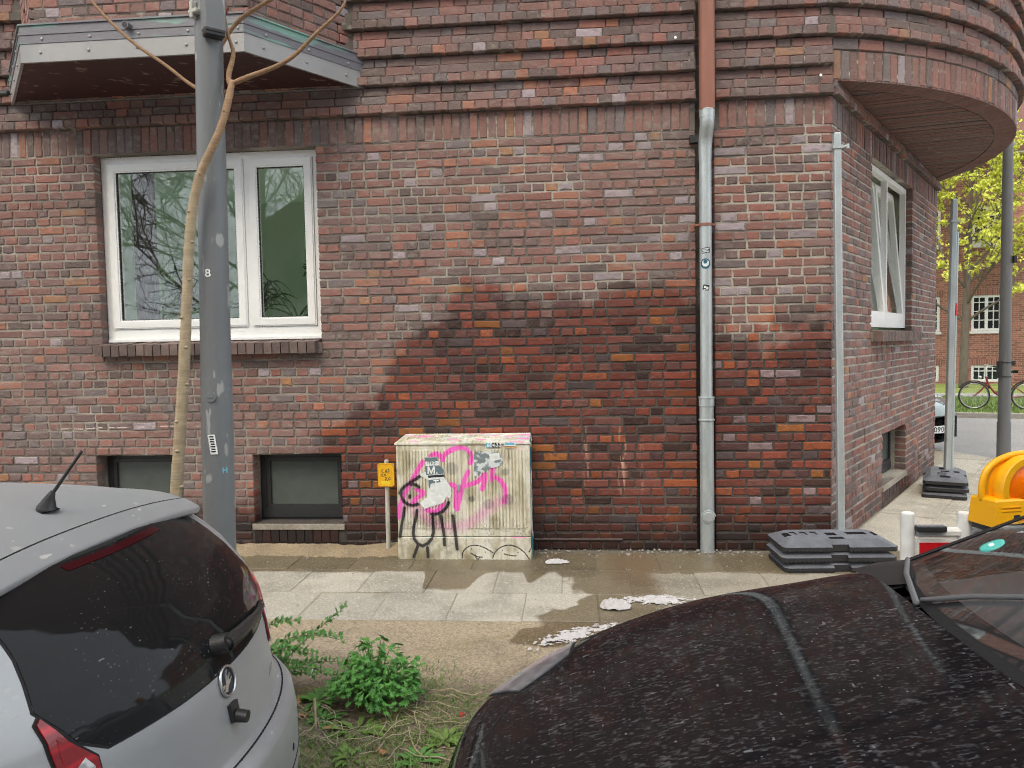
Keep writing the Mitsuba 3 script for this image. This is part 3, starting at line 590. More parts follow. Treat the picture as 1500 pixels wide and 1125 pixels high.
WIN = [(c + 7.0 * 0, z0, z1, w) for c in (-9.0, -5.6, -2.2, 1.0, 3.25, 5.25, 8.4, 11.6, 15.0) for z0, z1, w in ((.08, .69, .95), (1.97, 3.29, .98), (5.15, 6.55, .98))]
poly = sbox(-14, -.3, 20, 8.3)
for c, z0, z1, w in WIN: poly = poly.difference(sbox(c - w / 2, z0, c + w / 2, z1))
obj('wall', FH.slab(poly, -.4, 0), 'far_brick', hs)
obj('eave', FH.slab(sbox(-14.2, 8.3, 20.2, 8.55), -.5, .45), 'white_frame', hs)
obj('gutter', FH.slab(sbox(-14.2, 8.55, 20.2, 8.68), .3, .5), 'zinc_fascia', hs)
q = np.array([[-14.3, .5, 8.6], [20.3, .5, 8.6], [20.3, -4.5, 12.5], [-14.3, -4.5, 12.5]])
obj('roof', man(m3.Manifold.hull_points(FH(np.vstack([q, q - [0, 0, .25]])))), 'roof_tile', hs)
for c, z0, z1, w in WIN:
    x0, x1 = c - w / 2, c + w / 2
    fr = frame_poly(x0, x1, z0, z1, .09); fr = unary_union([fr, sbox(c - .05, z0, c + .05, z1)] + [sbox(x0, z, x1, z + .035) for z in np.arange(z0 + .05, z1, .33)[1:]] + [sbox(x0 + w * t - .014, z0, x0 + w * t + .014, z1) for t in (.27, .73)])
    wn = obj('window', FH.slab(fr, -.12, -.03), 'white_frame', hs)
    obj('pane', FH.slab(sbox(x0, z0, x1, z1), -.2, -.1), 'dark_pane', wn)
    if z0 > 1: obj('window_ledge', FH.slab(sbox(x0 - .05, z0 - .1, x1 + .05, z0 - .005), -.1, .06), 'white_frame', hs)
    for k in range(int(w / .08) + 1):
        pass
    obj('lintel', FH.slab(sbox(x0 - .1, z1 + .005, x1 + .1, z1 + .24), -.1, .012), 'lintel_brick', hs)
mat('lintel_brick', mikit.proc(lambda p, n, uv: (lambda t: MX(C3(.36, .31, .27), MX(C3(.20, .075, .05), C3(.36, .14, .10), mikit.cell_rand(dr.floor(t), 1, 1)), SS(.06, .14, dr.minimum(t - dr.floor(t), 1 - t + dr.floor(t)))))((p.x * D2[0] + p.y * D2[1]) / .077)), .85)
# trees -------------------------------------------------------------------
def grow(base, h, r0, lean, rr, nl=16, depth=3, spread=.9, first=.25, up=.5):
    """limbs as (points, radii) and the tips where leaves sit"""
    limbs, tips = [], []
    tp = spline(np.array([base, base + np.array([lean[0] * .3, lean[1] * .3, h * .35]), base + np.array([lean[0] * .7, lean[1] * .7, h * .7]), base + np.array([lean[0], lean[1], h])]), 18)
    limbs.append((tp, np.linspace(r0, r0 * .12, 18)))
    def branch(p, d, L, r, lev):
        n = 7; pts = [p]; q = p.copy(); dd = d.copy()
        for k in range(n - 1):
            dd = dd + rr.normal(0, .16, 3) + np.array([0, 0, .05 * up]); dd /= np.linalg.norm(dd); q = q + dd * L / (n - 1); pts.append(q)
        limbs.append((np.array(pts), np.linspace(r, r * .3, n))); tips.append((pts[-1], lev))
        if lev < depth:
            for k in range(2, n):
                for _ in range(2 if lev == 1 else 1 + (rr.random() < .5)):
                    nd = dd + rr.normal(0, .75, 3) * spread; nd /= np.linalg.norm(nd); branch(pts[k], nd, L * rr.uniform(.38, .62), r * .5, lev + 1)
        else: tips.extend((pt, lev) for pt in pts[2:])
    for k in range(nl):
        t = first + (1 - first) * k / nl; p = tp[int(t * 17)]; a = k * 2.4 + rr.normal(0, .3)
        d = np.array([math.cos(a), math.sin(a), up + .5 * t]); d /= np.linalg.norm(d)
        branch(p, d, h * .42 * (1.05 - .72 * t), r0 * .38 * (1.1 - .8 * t), 1)
    return limbs, tips
def leaf_cards(P, size, rr):
    n = len(P); a = rr.normal(size=(n, 3)); a /= np.linalg.norm(a, axis=1, keepdims=True); b = np.cross(a, rr.normal(size=(n, 3))); b /= np.linalg.norm(b, axis=1, keepdims=True)
    s = size * rr.uniform(.6, 1.3, (n, 1)); c = np.cross(a, b) * s * .25
    v = np.stack([P - a * s, P + b * s * .55 + c, P + a * s, P - b * s * .55 + c], 1).reshape(-1, 3); i = np.arange(n)[:, None] * 4
    return v, np.vstack([i + [0, 1, 2], i + [0, 2, 3]])
rr = np.random.default_rng(21)
yt = thing('street_tree', 'young tree with bright yellow green spring leaves across the side street', 'tree')
limbs, tips = grow(np.array([11.3, 20.4, 0]), 9.6, .15, (.25, 0), rr, 22, 2, .9, .26, .55)
obj('trunk', tube(*limbs[0], 10), 'bark', yt, True); obj('limb', cat([tube(p, r, 5, False) for p, r in limbs[1:]]), 'bark', yt, True, kind='stuff')
TP = np.array([t for t, _ in tips]); LP = []
for p in TP[rr.permutation(len(TP))[:2600]]: LP.append(p + rr.normal(0, .075, (rr.integers(8, 20), 3)) * [1, 1, .7])
obj('crown', leaf_cards(np.vstack(LP), .068, rr), 'spring_leaf', yt, kind='stuff')
# bare street trees and a house on the near side of the street, seen in the panes and the paint
for k, (x, y, h) in enumerate([(-10.5, -13.0, 12), (-4.8, -14.0, 13), (3.5, -13.2, 12)]):
    t = thing('bare_tree', group='bare street trees', cat='tree', label=['bare street tree behind the viewer, leftmost of three', 'bare street tree behind the viewer, middle of three', 'bare street tree behind the viewer, rightmost of three'][k])
    limbs, tips = grow(np.array([x, y, -.1]), h, .15, (.4, .2), rr, 34, 3, .8, .16, .55)
    obj('trunk', tube(*limbs[0], 10), 'bark', t, True); obj('twigs', cat([tube(p, np.maximum(r, .011), 3, False) for p, r in limbs[1:]]), 'bark', t, True, kind='stuff')
oh = thing('gabled_house', 'pale gabled house on the opposite side of the street', 'house')
mat('pale_render', (.28, .27, .25), .85)
obj('wall', bx(-16, -3, -34, -25, -.1, 6.5), 'pale_render', oh)
obj('roof', man(m3.Manifold.hull_points([(-16.4, -34.4, 6.5), (-16.4, -24.6, 6.5), (-2.6, -34.4, 6.5), (-2.6, -24.6, 6.5), (-9.5, -34.4, 11), (-9.5, -24.6, 11)])), 'roof_tile', oh)
for x in (-14, -11, -8, -5):
    for z in (1, 4): obj('window', bx(x - .6, x + .6, -25.05, -24.96, z, z + 1.5), 'dark_pane', oh)
oh2 = thing('brick_house', 'long red brick house on the opposite side of the street', 'house')
obj('wall', bx(0, 30, -36, -26, -.1, 8.5), 'far_brick', oh2); obj('roof', man(m3.Manifold.hull_points([(-.4, -36.4, 8.5), (-.4, -25.6, 8.5), (30.4, -36.4, 8.5), (30.4, -25.6, 8.5), (-.4, -31, 12.5), (30.4, -31, 12.5)])), 'roof_tile', oh2)
for x in np.arange(2, 29, 3.2):
    for z in (1, 4): obj('window', bx(x - .6, x + .6, -26.05, -25.96, z, z + 1.6), 'dark_pane', oh2)
# ------------------------------------------------------------------ the painted street cabinet
cab = thing('utility_cabinet', 'cream ribbed utility cabinet covered in pink and black graffiti in front of the brick wall', 'utility cabinet')
X0, X1, YF, YB = -3.592, -2.478, -.30, -.025
def sk_(u, v): return (X0 + (u - 168.7) * .001112, 1.186 - v * .001111)      # sketch units of the drawing on the cabinet's face
PINK = [[(180, 750), (235, 570), (300, 460), (350, 370), (372, 338)], [(440, 292), (475, 278), (515, 300), (525, 322)], [(525, 310), (560, 265), (620, 238), (680, 235), (720, 260), (740, 300), (728, 345)],
        [(578, 505), (606, 512), (618, 600), (625, 690)], [(712, 410), (680, 480), (655, 570), (635, 640), (625, 690)], [(655, 542), (720, 505), (790, 478), (828, 440), (815, 540)],
        [(893, 385), (886, 475)], [(897, 450), (960, 490), (985, 560), (975, 640)], [(400, 695), (470, 705), (520, 640), (522, 560)], [(320, 545), (372, 572), (330, 600), (300, 640)]]
HAZE = [[(190, 700), (300, 640), (380, 740), (440, 790), (560, 825), (700, 800), (800, 735), (900, 655), (985, 620)], [(300, 640), (330, 720), (380, 700), (520, 690)]]
BLACK = [[(195, 570), (230, 522), (290, 482), (350, 442)], [(285, 505), (318, 508), (340, 525)], [(208, 555), (214, 615), (255, 653), (330, 652)], [(230, 680), (207, 790), (186, 900)], [(322, 700), (300, 800), (302, 930), (350, 968), (420, 922), (442, 850), (440, 740)],
         [(322, 965), (288, 1050)], [(392, 980), (396, 1050)], [(430, 726), (500, 715), (540, 680), (562, 640)], [(498, 740), (516, 850), (521, 960)], [(590, 740), (602, 850), (616, 990)], [(270, 592), (270, 600)]]
FINE = [[(653, 1057), (665, 1003), (700, 972), (760, 962), (820, 980), (882, 1017)], [(880, 1060), (900, 1012), (950, 972), (1010, 960), (1080, 985), (1120, 1020), (1152, 1066)], [(1150, 1012), (1168, 978)], [(718, 1020), (760, 1045), (802, 1050)], [(752, 1035), (765, 1065), (790, 1050)], [(965, 1025), (1000, 1035), (1056, 1040)],
        [(722, 990), (723, 992)], [(826, 1012), (827, 1014)], [(952, 998), (953, 1000)], [(1068, 1015), (1069, 1016)]]
BLOB = [(590, 390, 48, .4), (1005, 620, 50, .45), (730, 612, 32, .75), (985, 415, 30, .5), (860, 650, 40, .35), (820, 330, 45, .45), (420, 940, 30, .25)]
def stroke(L, p):
    d = mi.Float(9)
    for pl in L:
        q = [sk_(*c) for c in (spline([(a, b, 0) for a, b in pl], 2 * len(pl))[:, :2].tolist() if len(pl) > 2 else pl)]
        for (ax, az), (bx_, bz) in zip(q[:-1], q[1:]):
            ex, ez = bx_ - ax, bz - az; l = ex * ex + ez * ez + 1e-9
            t = dr.clip(((p.x - ax) * ex + (p.z - az) * ez) / l, 0, 1)
            d = dr.minimum(d, dr.square(p.x - ax - t * ex) + dr.square(p.z - az - t * ez))
    return dr.sqrt(d)
def cab_fn(p, n, uv):
    f = F_(p.x * 9, p.z * 9, p.y * 9, 3); g = F_(p.x * 55, p.z * 5, p.y * 40, 3); s = F_(p.x * 90, p.z * 90, p.y * 90, 2)
    c = MX(C3(.69, .66, .55), C3(.50, .46, .32), SS(.40, .66, g * .6 + f * .4))
    c = MX(c, C3(.77, .76, .70), SS(.5, .75, F_(p.x * 38, p.z * 3, 8.0)) * .6)
    c = MX(c, C3(.30, .265, .17), SS(.50, .72, f) * .35 + .75 * SS(.20, .08, p.z + .1 * (f - .5)) * SS(.3, .6, f))
    edge = SS(.20, .03, dr.abs(p.z - .225)); c = MX(c, C3(.17, .15, .10), .6 * edge * SS(.45, .7, s * .5 + f * .5))
    fr = dr.select(p.y < YF + .012, 1.0, 0.0)
    j = (f - .5) * .014 + (s - .5) * .006
    hz = SS(.075, .0, stroke(HAZE, p) + j) * .55; pk = SS(.026, .014, stroke(PINK, p) + j)
    hx = SS(.060, .0, dr.sqrt(dr.square((p.x - sk_(290, 640)[0]) * .8) + dr.square(p.z - sk_(290, 640)[1]) * .55)) * .7
    c = MX(c, C3(.72, .26, .52), fr * dr.maximum(hz, hx) * (.6 + .5 * g)); c = MX(c, C3(.86, .13, .56), fr * pk * .93)
    for u, v, r, a in BLOB:
        x, z = sk_(u, v); d = dr.sqrt(dr.square(p.x - x) + dr.square(p.z - z)) + (f - .5) * .05
        c = MX(c, C3(.13, .13, .125), fr * a * SS(r * .00125, r * .0007, d))
    bd = stroke(BLACK, p) + (s - .5) * .006
    c = MX(c, C3(.022, .02, .024), fr * dr.maximum(SS(.019, .009, bd) * .95, SS(.04, .0, bd) * .35)); c = MX(c, C3(.04, .035, .03), fr * SS(.0058, .0030, stroke(FINE, p)))
    rust = SS(.66, .74, F_(p.x * 60, p.z * 7, 4.0, 2)) * SS(.55, .7, f); c = MX(c, C3(.24, .19, .11), .5 * rust)
    top = dr.select(n.z > .6, 1.0, 0.0)
    c = MX(c, C3(.78, .25, .50), top * SS(.60, .66, F_(p.x * 9, p.y * 22, 6.0, 2)) * .9); c = MX(c, C3(.45, .62, .58), top * SS(.62, .68, F_(p.x * 7 + 9, p.y * 20, 2.0, 2)) * .6)
    sd = dr.select((p.x > X1 - .012) & (n.x > .5), 1.0, 0.0)
    c = MX(c, C3(.03, .16, .18), sd * SS(.45, .55, F_(p.z * 6, p.y * 6, 1.0)))
    return c
mat('cabinet_paint', mikit.proc(cab_fn), .5, spec=.4)
body = FF.slab(sbox(X0 + .004, .189, X1 - .004, .953), .02, -YF - .008)
obj('body', body, 'cabinet_paint', cab)
obj('plinth', rbox(X0, X1, YF - .002, YB, -.03, .185, .006), 'cabinet_paint', cab)
xm = -3.046
for a, b in ((X0 + .006, xm - .002), (xm + .002, X1 - .006)):      # two ribbed doors
    pts = [(a, YF - .0)]; n = 18; s0, s1 = a + .035, b - .03; w = (s1 - s0) / n
    for k in range(n): pts += [(s0 + k * w + .1 * w, YF), (s0 + k * w + .28 * w, YF - .013), (s0 + k * w + .72 * w, YF - .013), (s0 + k * w + .9 * w, YF)]
    pts += [(b, YF), (b, YF + .011), (a, YF + .011)]
    m = extr(Polygon(pts), .645); m.apply_translation((0, 0, .262)); fl = [bx(a, b, YF - .0015, YF + .011, .194, .2625), bx(a, b, YF - .0015, YF + .011, .9065, .949)]
    obj('door', cat([m] + fl), 'cabinet_paint', cab)
lid = m3.Manifold.hull_points([(x, y, z) for x in (X0 - .006, X1 + .004) for y, z in ((YF - .012, .955), (YF - .012, .968), (YB, .955))] + [(X0 + .03, YB, 1.012), (X1 - .01, YB, 1.012), (X0 + .004, YF - .004, .974), (X1 - .004, YF - .004, .974)])
obj('lid', man(lid), 'cabinet_paint', cab)
mat('paper_white', mikit.proc(lambda p, n, uv: C3(.72, .75, .73) * (.72 + .5 * F_(p.x * 40, p.y * 40, p.z * 40, 3))), .7)
mat('paper_grey', mikit.proc(lambda p, n, uv: MX(C3(.18, .22, .23), C3(.62, .66, .66), SS(.40, .62, F_(p.x * 28, p.z * 28, 3.0, 3)))), .7)
mat('ink', (.02, .025, .03), .6); mat('slate_ink', (.13, .18, .20), .6); mat('sticker_cyan', (.16, .48, .62), .5); mat('sticker_white', (.78, .79, .77), .5); mat('tape_orange', (.62, .36, .14), .6)
def sheet(pl, o, th=.0012):
    return FF.slab(Polygon([sk_(*c) for c in pl]).buffer(0), -YF + o, -YF + o + th)
fy = [(392, 300), (488, 298), (500, 372), (536, 392), (531, 452), (545, 470), (578, 520), (586, 575), (570, 612), (548, 590), (525, 640), (455, 662), (380, 686), (344, 640), (398, 600), (408, 545), (416, 475), (348, 432), (402, 402)]
st = obj('flyer', sheet(fy, .0140), 'paper_white', cab, label='torn white flyer pasted on the left door')
def letters(txt, u, v, h, o, parent, m='sticker_white', bold=True, F=None, rot=0):
    t = meshkit.text_mesh(txt, h, .0008, bold); v_ = np.array(t.vertices); c, s = math.cos(rot), math.sin(rot)
    v_[:, 0], v_[:, 1] = v_[:, 0] * c - v_[:, 1] * s, v_[:, 0] * s + v_[:, 1] * c
    x, z = sk_(u, v); F = F or FF
    obj('print', F.mesh(trimesh.Trimesh(np.stack([v_[:, 0] + x, v_[:, 2] - YF + o, v_[:, 1] + z], 1), np.array(t.faces)[:, ::-1], process=False)), m, parent)
for pl, m in (([(392, 302), (486, 300), (490, 328), (394, 332)], 'slate_ink'), ([(396, 366), (496, 360), (534, 396), (530, 424), (398, 432)], 'slate_ink'), ([(412, 436), (534, 428), (535, 446), (414, 454)], 'ink'), ([(416, 470), (500, 464), (505, 486), (432, 498), (424, 536), (416, 520)], 'slate_ink')):
    obj('print', sheet(pl, .0153, .0008), m, st)
letters('mo', 408, 352, 0.034, .0153, st, 'slate_ink'); letters('M.', 404, 422, .058, .0162, st); letters('T', 448, 520, .054, .0162, st)
st = obj('flyer', sheet([(762, 262), (842, 258), (948, 268), (972, 330), (952, 368), (870, 388), (812, 420), (752, 450), (756, 350)], .0140), 'paper_grey', cab, label='scraped grey flyer remains on the right door')
obj('print', sheet([(868, 280), (945, 274), (952, 318), (880, 338)], .0153, .0008), 'paper_white', st)
st = obj('sticker', sheet([(849, 196), (949, 196), (949, 230), (849, 230)], .0140), 'ink', cab); obj('print', sheet([(849, 196), (889, 196), (889, 230), (849, 230)], .0153, .0004), 'sticker_cyan', st)
letters('60433', 853, 226, .028, .0160, st)
st = obj('sticker', sheet([(984, 194), (1068, 194), (1068, 222), (984, 222)], .0140), 'sticker_white', cab); obj('print', sheet([(988, 196), (1058, 196), (1058, 215), (988, 215)], .0153, .0006), 'sticker_cyan', st)
obj('sticker', sheet([(980, 228), (1075, 228), (1075, 236), (980, 236)], .0140), 'tape_orange', cab)
for z in (.6,): obj('lock', FF.mesh(rbox(-3.085, -3.06, .305, .314, z - .03, z + .03, .003)), 'galvanised', cab)
# ------------------------------------------------------------------ yellow gas marker
gm = thing('gas_marker', 'small yellow marker sign on a short white post left of the graffiti cabinet', 'marker sign')
mat('marker_yellow', mikit.proc(lambda p, n, uv: C3(.78, .43, .015) * (.85 + .25 * F_(p.x * 40, p.y * 40, p.z * 40))), .4); mat('marker_pale', (.80, .60, .04), .4)
mat('post_white', mikit.proc(lambda p, n, uv: C3(.48, .47, .42) * (.7 + .5 * F_(p.x * 30, p.y * 30, p.z * 9))), .6)
obj('post', tube([(-3.728, -.085, -.02), (-3.724, -.085, .78)], [.019, .019], 16), 'post_white', gm, 40); obj('cap', trimesh.creation.icosphere(2, .021).apply_translation((-3.724, -.085, .782)), 'post_white', gm, True)
pl = sbox(-3.793, .576, -3.653, .772).buffer(-.014).buffer(.014)
obj('plate', FF.slab(pl, .105, .122), 'marker_yellow', gm); obj('rim', FF.slab(pl.difference(pl.buffer(-.006)), .1222, .1252), 'marker_yellow', gm)
obj('pale_strip', FF.slab(sbox(-3.766, .592, -3.686, .622), .1222, .1232), 'marker_pale', gm)
def ftext(txt, x, z, h, o, parent, m='ink', bold=False, F=FF, nm='lettering'):
    t = meshkit.text_mesh(txt, h, .0008, bold); v_ = np.array(t.vertices)
    obj(nm, F.mesh(trimesh.Trimesh(np.stack([v_[:, 0] + x, v_[:, 2] + o, v_[:, 1] + z], 1), np.array(t.faces)[:, ::-1], process=False)), m, parent)
ftext('V', -3.767, .701, .024, .1224, gm); ftext('63', -3.732, .701, .024, .1224, gm, bold=True); ftext('0,9', -3.770, .661, .022, .1224, gm, bold=True); ftext('2,0', -3.735, .629, .024, .1224, gm, bold=True)
obj('lettering', FF.slab(sbox(-3.756, .690, -3.692, .694), .1224, .1232), 'ink', gm)
for x in (-3.78, -3.666):
    for z in (.588, .758): obj('rivet', tube([(x, -.121, z), (x, -.125, z)], .004, 8), 'galvanised', gm)
# ------------------------------------------------------------------ rubber foot plates and posts
def foot_plate(L=.86, W=.43):
    def rect(l, w, z): return [(sx * l / 2, sy * w / 2, z) for sx in (-1, 1) for sy in (-1, 1)]
    def oct_(l, w, c, z): return [(sx * (l / 2 - a), sy * (w / 2 - b), z) for sx in (-1, 1) for sy in (-1, 1) for a, b in ((c, 0), (0, c))]
    m = m3.Manifold.hull_points(oct_(L, W, .03, 0) + oct_(L, W, .03, .034) + oct_(L - .17, W - .15, .04, .082))
    def hole(x, y, sx, sy, z0, z1): return m3.Manifold.cube((sx, sy, z1 - z0), True).translate((x, y, (z0 + z1) / 2))
    m = m - hole(0, -W / 2, .125, .05, -.01, .06) - hole(0, W / 2, .125, .05, -.01, .06) - hole(0, 0, .08, .08, .02, .2) - hole(.2, .02, .15, .07, .03, .2) - hole(-.34, 0, .05, .10, .045, .2) - hole(.34, 0, .05, .10, .045, .2)
    for x in (-.12, -.2, -.28): m = m - hole(x, .03, .045, .09, .072, .2)
    m = m - hole(0, -.115, .11, .055, .062, .2)
    for k in range(26): m = m - m3.Manifold.cube((.010, .02, .02), True).translate((-L / 2 + .03 + k * .0325, -W / 2, .0)) - m3.Manifold.cube((.010, .02, .02), True).translate((-L / 2 + .03 + k * .0325, W / 2, .0))
    m = m - m3.Manifold.hull_points(rect(L - .10, W - .10, -.01) + rect(L - .26, W - .22, .05))
    return man(m)
fp = foot_plate(); fpl = mikit.ply(fp, 'rubber')
nm3 = ('lowest of its stack', 'middle one of its stack', 'topmost of its stack')
for (cx, cy, ang, where) in ((-.135, -.39, 2.0, 'at the near building corner'), (2.08, 2.42, 66, 'further along the side wall')):
    for k in range(3):
        t = thing('foot_plate', f'black recycled rubber foot plate {where}, {nm3[k]}', 'foot plate', 'rubber foot plates stacked under the posts')
        scene[t] = {**fpl, 'to_world': T().translate([cx + rng.normal(0, .008), cy + rng.normal(0, .008), .002 + k * .077]).rotate([0, 0, 1], ang + rng.normal(0, 1.0) + (180 if k == 1 else 0))}
def sq_tube(p0, p1, w):
    m = rbox(-w / 2, w / 2, -w / 2, w / 2, 0, 1, .006); p0, p1 = np.array(p0), np.array(p1); v = np.array(m.vertices); t = v[:, 2:3]; return trimesh.Trimesh(np.c_[v[:, :2], v[:, 2] * 0] + p0 + (p1 - p0) * t, m.faces, process=False)
sp_ = thing('steel_post', 'tall galvanised steel post standing in foot plates at the building corner', 'post', 'galvanised posts in foot plates')
obj('tube', sq_tube((.0, -.235, .02), (-.045, -.235, 3.36), .052), 'galvanised', sp_, 30)
obj('clamp', cat([bx(-.085, -.005, -.27, -.20, 3.235, 3.262), cyl((-.01, -.235, 3.25), (.045, -.245, 3.255), .008, 10), cyl((.035, -.245, 3.235), (.035, -.245, 3.27), .012, 10)]), 'galvanised', sp_)
sp_ = thing('steel_post', 'galvanised steel post in the further stack of foot plates', 'post', 'galvanised posts in foot plates')
obj('tube', sq_tube((2.15, 2.55, .02), (2.20, 2.55, 3.31), .058), 'galvanised', sp_, 30)
obj('thin_tube', cyl((2.235, 2.62, .03), (2.27, 2.62, 2.95), .019, 14), 'galvanised', sp_, 40)
mat('signal_red', (.55, .012, .02), .4)
obj('red_clip', cat([cyl((2.25, 2.62, 2.0), (2.25, 2.62, 2.14), .027, 14)]), 'signal_red', sp_, 40); obj('clamp', bx(2.15, 2.25, 2.5, 2.6, 3.05, 3.07), 'galvanised', sp_)
# ------------------------------------------------------------------ lamp posts
lp = thing('lamp_post', 'grey steel lamp post with small stickers in front of the white window', 'lamp post', 'grey lamp posts')
ax = lambda z: np.array([-3.868 + (z - 1) * .0185, -2.80, z])
obj('lower_shaft', tube([ax(-.1), ax(1.62)], [.0775, .0735], 40), 'pole_grey', lp, 40); obj('upper_shaft', tube([ax(1.612), ax(1.625), ax(1.63), ax(6.5)], [.0735, .0735, .0712, .046], 40), 'pole_grey', lp, 40)
cd = (CAM - ax(2))[:2]; cd /= np.linalg.norm(cd); a_c = math.atan2(cd[1], cd[0])
def on_post(z, off, r0=None):      # frame on the shaft, off = angle from the side that faces the street viewer
    r = r0 or (.0775 - (z + .1) * .0023 if z < 1.62 else .0712 - (z - 1.63) * .0052); a = a_c + off; c = ax(z)
    return Frame((c[0] + r * math.cos(a), c[1] + r * math.sin(a), z), (-math.sin(a), math.cos(a), 0), (math.cos(a), math.sin(a), 0))
def bent(F, mesh, r):      # wrap a flat piece round the shaft
    v = np.array(mesh.vertices); o = v[:, 1] - (r - np.sqrt(np.maximum(r * r - v[:, 0] ** 2, 0))); return trimesh.Trimesh(F(np.c_[v[:, 0], o, v[:, 2]]), np.array(mesh.faces)[:, ::-1], process=False)
F = on_post(3.32, .25); obj('junction_box', F.mesh(rbox(-.05, .05, -.01, .06, -.08, .09, .008)), 'pole_grey', lp, 30); obj('box_base', F.mesh(rbox(-.045, .045, -.005, .05, -.10, -.08, .004)), 'black_plastic', lp)
F = on_post(3.36, -.9); obj('clip', cat([F.mesh(rbox(-.03, .03, -.004, .03, -.03, -.01, .004)), F.mesh(rbox(-.02, .0, .0, .03, -.05, .03, .004))]), 'post_white', lp)
F = on_post(1.537, -.35); obj('hatch_knob', cat([F.mesh(trimesh.Trimesh(np.array(cyl((0, -.005, 0), (0, .008, 0), .024, 24).vertices), cyl((0, -.005, 0), (0, .008, 0), .024, 24).faces)), F.mesh(bx(-.014, .014, .006, .012, -.004, .004))]), 'pole_grey', lp, 30)
def ptext(txt, z, off, h, m):
    F = on_post(z, off); t = meshkit.text_mesh(txt, h, .0015, True); v = np.array(t.vertices); v[:, 0] -= v[:, 0].mean()
    obj('mark', bent(F, trimesh.Trimesh(np.c_[v[:, 0], v[:, 2] + .0005, v[:, 1]], np.array(t.faces)[:, ::-1], process=False), .072), m, lp)
ptext('8', 2.11, -.42, .035, 'sticker_white'); ptext('H', 1.165, .42, .028, 'sticker_cyan')
g = rbox(-.017, .017, .0, .003, -.05, .045, .001); g.vertices[:, 0] += g.vertices[:, 2] * -.12
g2 = cat([bx(-.012 + .003 * (k % 2), .010, .0031, .0038, -.04 + k * .012, -.033 + k * .012) for k in range(7)]); g2.vertices[:, 0] += g2.vertices[:, 2] * -.12
F = on_post(1.31, -.30, .0755); key = obj('sticker', F.mesh(g), 'sticker_white', lp); obj('print', F.mesh(g2), 'ink', key)
lp2 = thing('lamp_post', 'dark grey lamp post on the side street kerb at the right', 'lamp post', 'grey lamp posts')
mat('pole_dark', mikit.proc(lambda p, n, uv: C3(.13, .135, .14) * (.85 + .3 * F_(p.x * 6, p.y * 6, p.z * 2))), .5)
obj('foot', tube([(4.01, 4.79, -.05), (4.01, 4.79, .53)], [.088, .086], 30), 'pole_dark', lp2, 40); obj('shaft', tube([(4.01, 4.79, .53), (4.01, 4.79, 1.0), (4.01, 4.79, 6.5)], [.080, .078, .055], 30), 'pole_dark', lp2, 40)
for z in (1.18, 1.38): obj('band', cyl((4.01, 4.79, z - .008), (4.01, 4.79, z + .008), .081, 30), 'black_plastic', lp2, 40)
obj('small_box', bx(3.90, 3.935, 4.72, 4.80, 1.16, 1.40), 'black_plastic', lp2); obj('hook', bx(4.08, 4.14, 4.76, 4.80, 1.34, 1.40), 'black_plastic', lp2); obj('clip', bx(4.06, 4.10, 4.69, 4.74, 2.78, 2.88), 'black_plastic', lp2)
# ------------------------------------------------------------------ sapling
sap = thing('young_tree', 'slender young tree with a pale tan trunk beside the lamp post', 'tree')
mat('sapling_bark', mikit.proc(lambda p, n, uv: MX(MX(C3(.47, .38, .25), C3(.30, .23, .14), F_(p.x * 40, p.y * 40, p.z * 24, 3)), C3(.25, .125, .06), SS(2.3, 2.9, p.z) * .75) * (.75 + .4 * N_(p.x * 20, p.y * 20, p.z * 160))), .75)
TRK = [[-4.06, -2.92, -.05, .034], [-4.055, -2.919, .725, .031], [-4.025, -2.908, 1.087, .028], [-3.968, -2.906, 1.61, .0255], [-3.917, -2.915, 2.124, .023], [-3.872, -2.925, 2.438, .021], [-3.815, -2.932, 2.606, .019], [-3.742, -2.929, 2.744, .0175], [-3.708, -2.899, 2.876, .0165], [-3.705, -2.831, 3.024, .0155]]
LIMB = {'leader': [[-3.705, -2.831, 3.0, .0135], [-3.723, -2.809, 3.096, .0115], [-3.712, -2.794, 3.171, .010], [-3.736, -2.782, 3.25, .008], [-3.753, -2.769, 3.32, .007], [-3.762, -2.768, 3.363, .006]],
        'right': [[-3.705, -2.831, 3.015, .012], [-3.611, -2.853, 3.037, .0115], [-3.503, -2.873, 3.059, .0105], [-3.374, -2.89, 3.111, .0095], [-3.269, -2.907, 3.191, .008], [-3.174, -2.916, 3.261, .0075], [-3.131, -2.92, 3.305, .0055], [-3.118, -2.917, 3.348, .004]],
        'left': [[-3.705, -2.825, 3.015, .010], [-3.80, -2.69, 3.03, .0095], [-3.911, -2.605, 3.058, .009], [-4.035, -2.562, 3.112, .009], [-4.171, -2.558, 3.219, .0085], [-4.309, -2.564, 3.317, .0085], [-4.43, -2.568, 3.424, .008], [-4.557, -2.571, 3.566, .0075], [-4.652, -2.571, 3.725, .007]],
        'upper': [[-3.90, -2.61, 3.056, .012], [-3.904, -2.575, 3.241, .012], [-3.849, -2.575, 3.339, .0115], [-3.775, -2.575, 3.42, .011], [-3.684, -2.575, 3.476, .0105], [-3.593, -2.575, 3.521, .010], [-3.414, -2.576, 3.60, .009]]}
def woody(P, n, name, knots):
    q = spline(np.array(P), n); w = q[:, 3] * .22 * (meshkit.noise(q[:, :3] * 26) - .5); m = tube(q[:, :3], q[:, 3] + w, 12); ms = [m]
    for k in knots:
        i = int(k * (n - 1)); b = trimesh.creation.icosphere(2, q[i, 3] * .45); a = k * 37; b.vertices *= [1, 1, .7]; b.apply_translation(q[i, :3] + q[i, 3] * .88 * np.array([math.cos(a_c + math.sin(a)), math.sin(a_c + math.sin(a)), 0])); ms.append(b)
    obj(name, cat(ms), 'sapling_bark', sap, True)
woody(TRK, 90, 'trunk', np.linspace(.12, .95, 17))
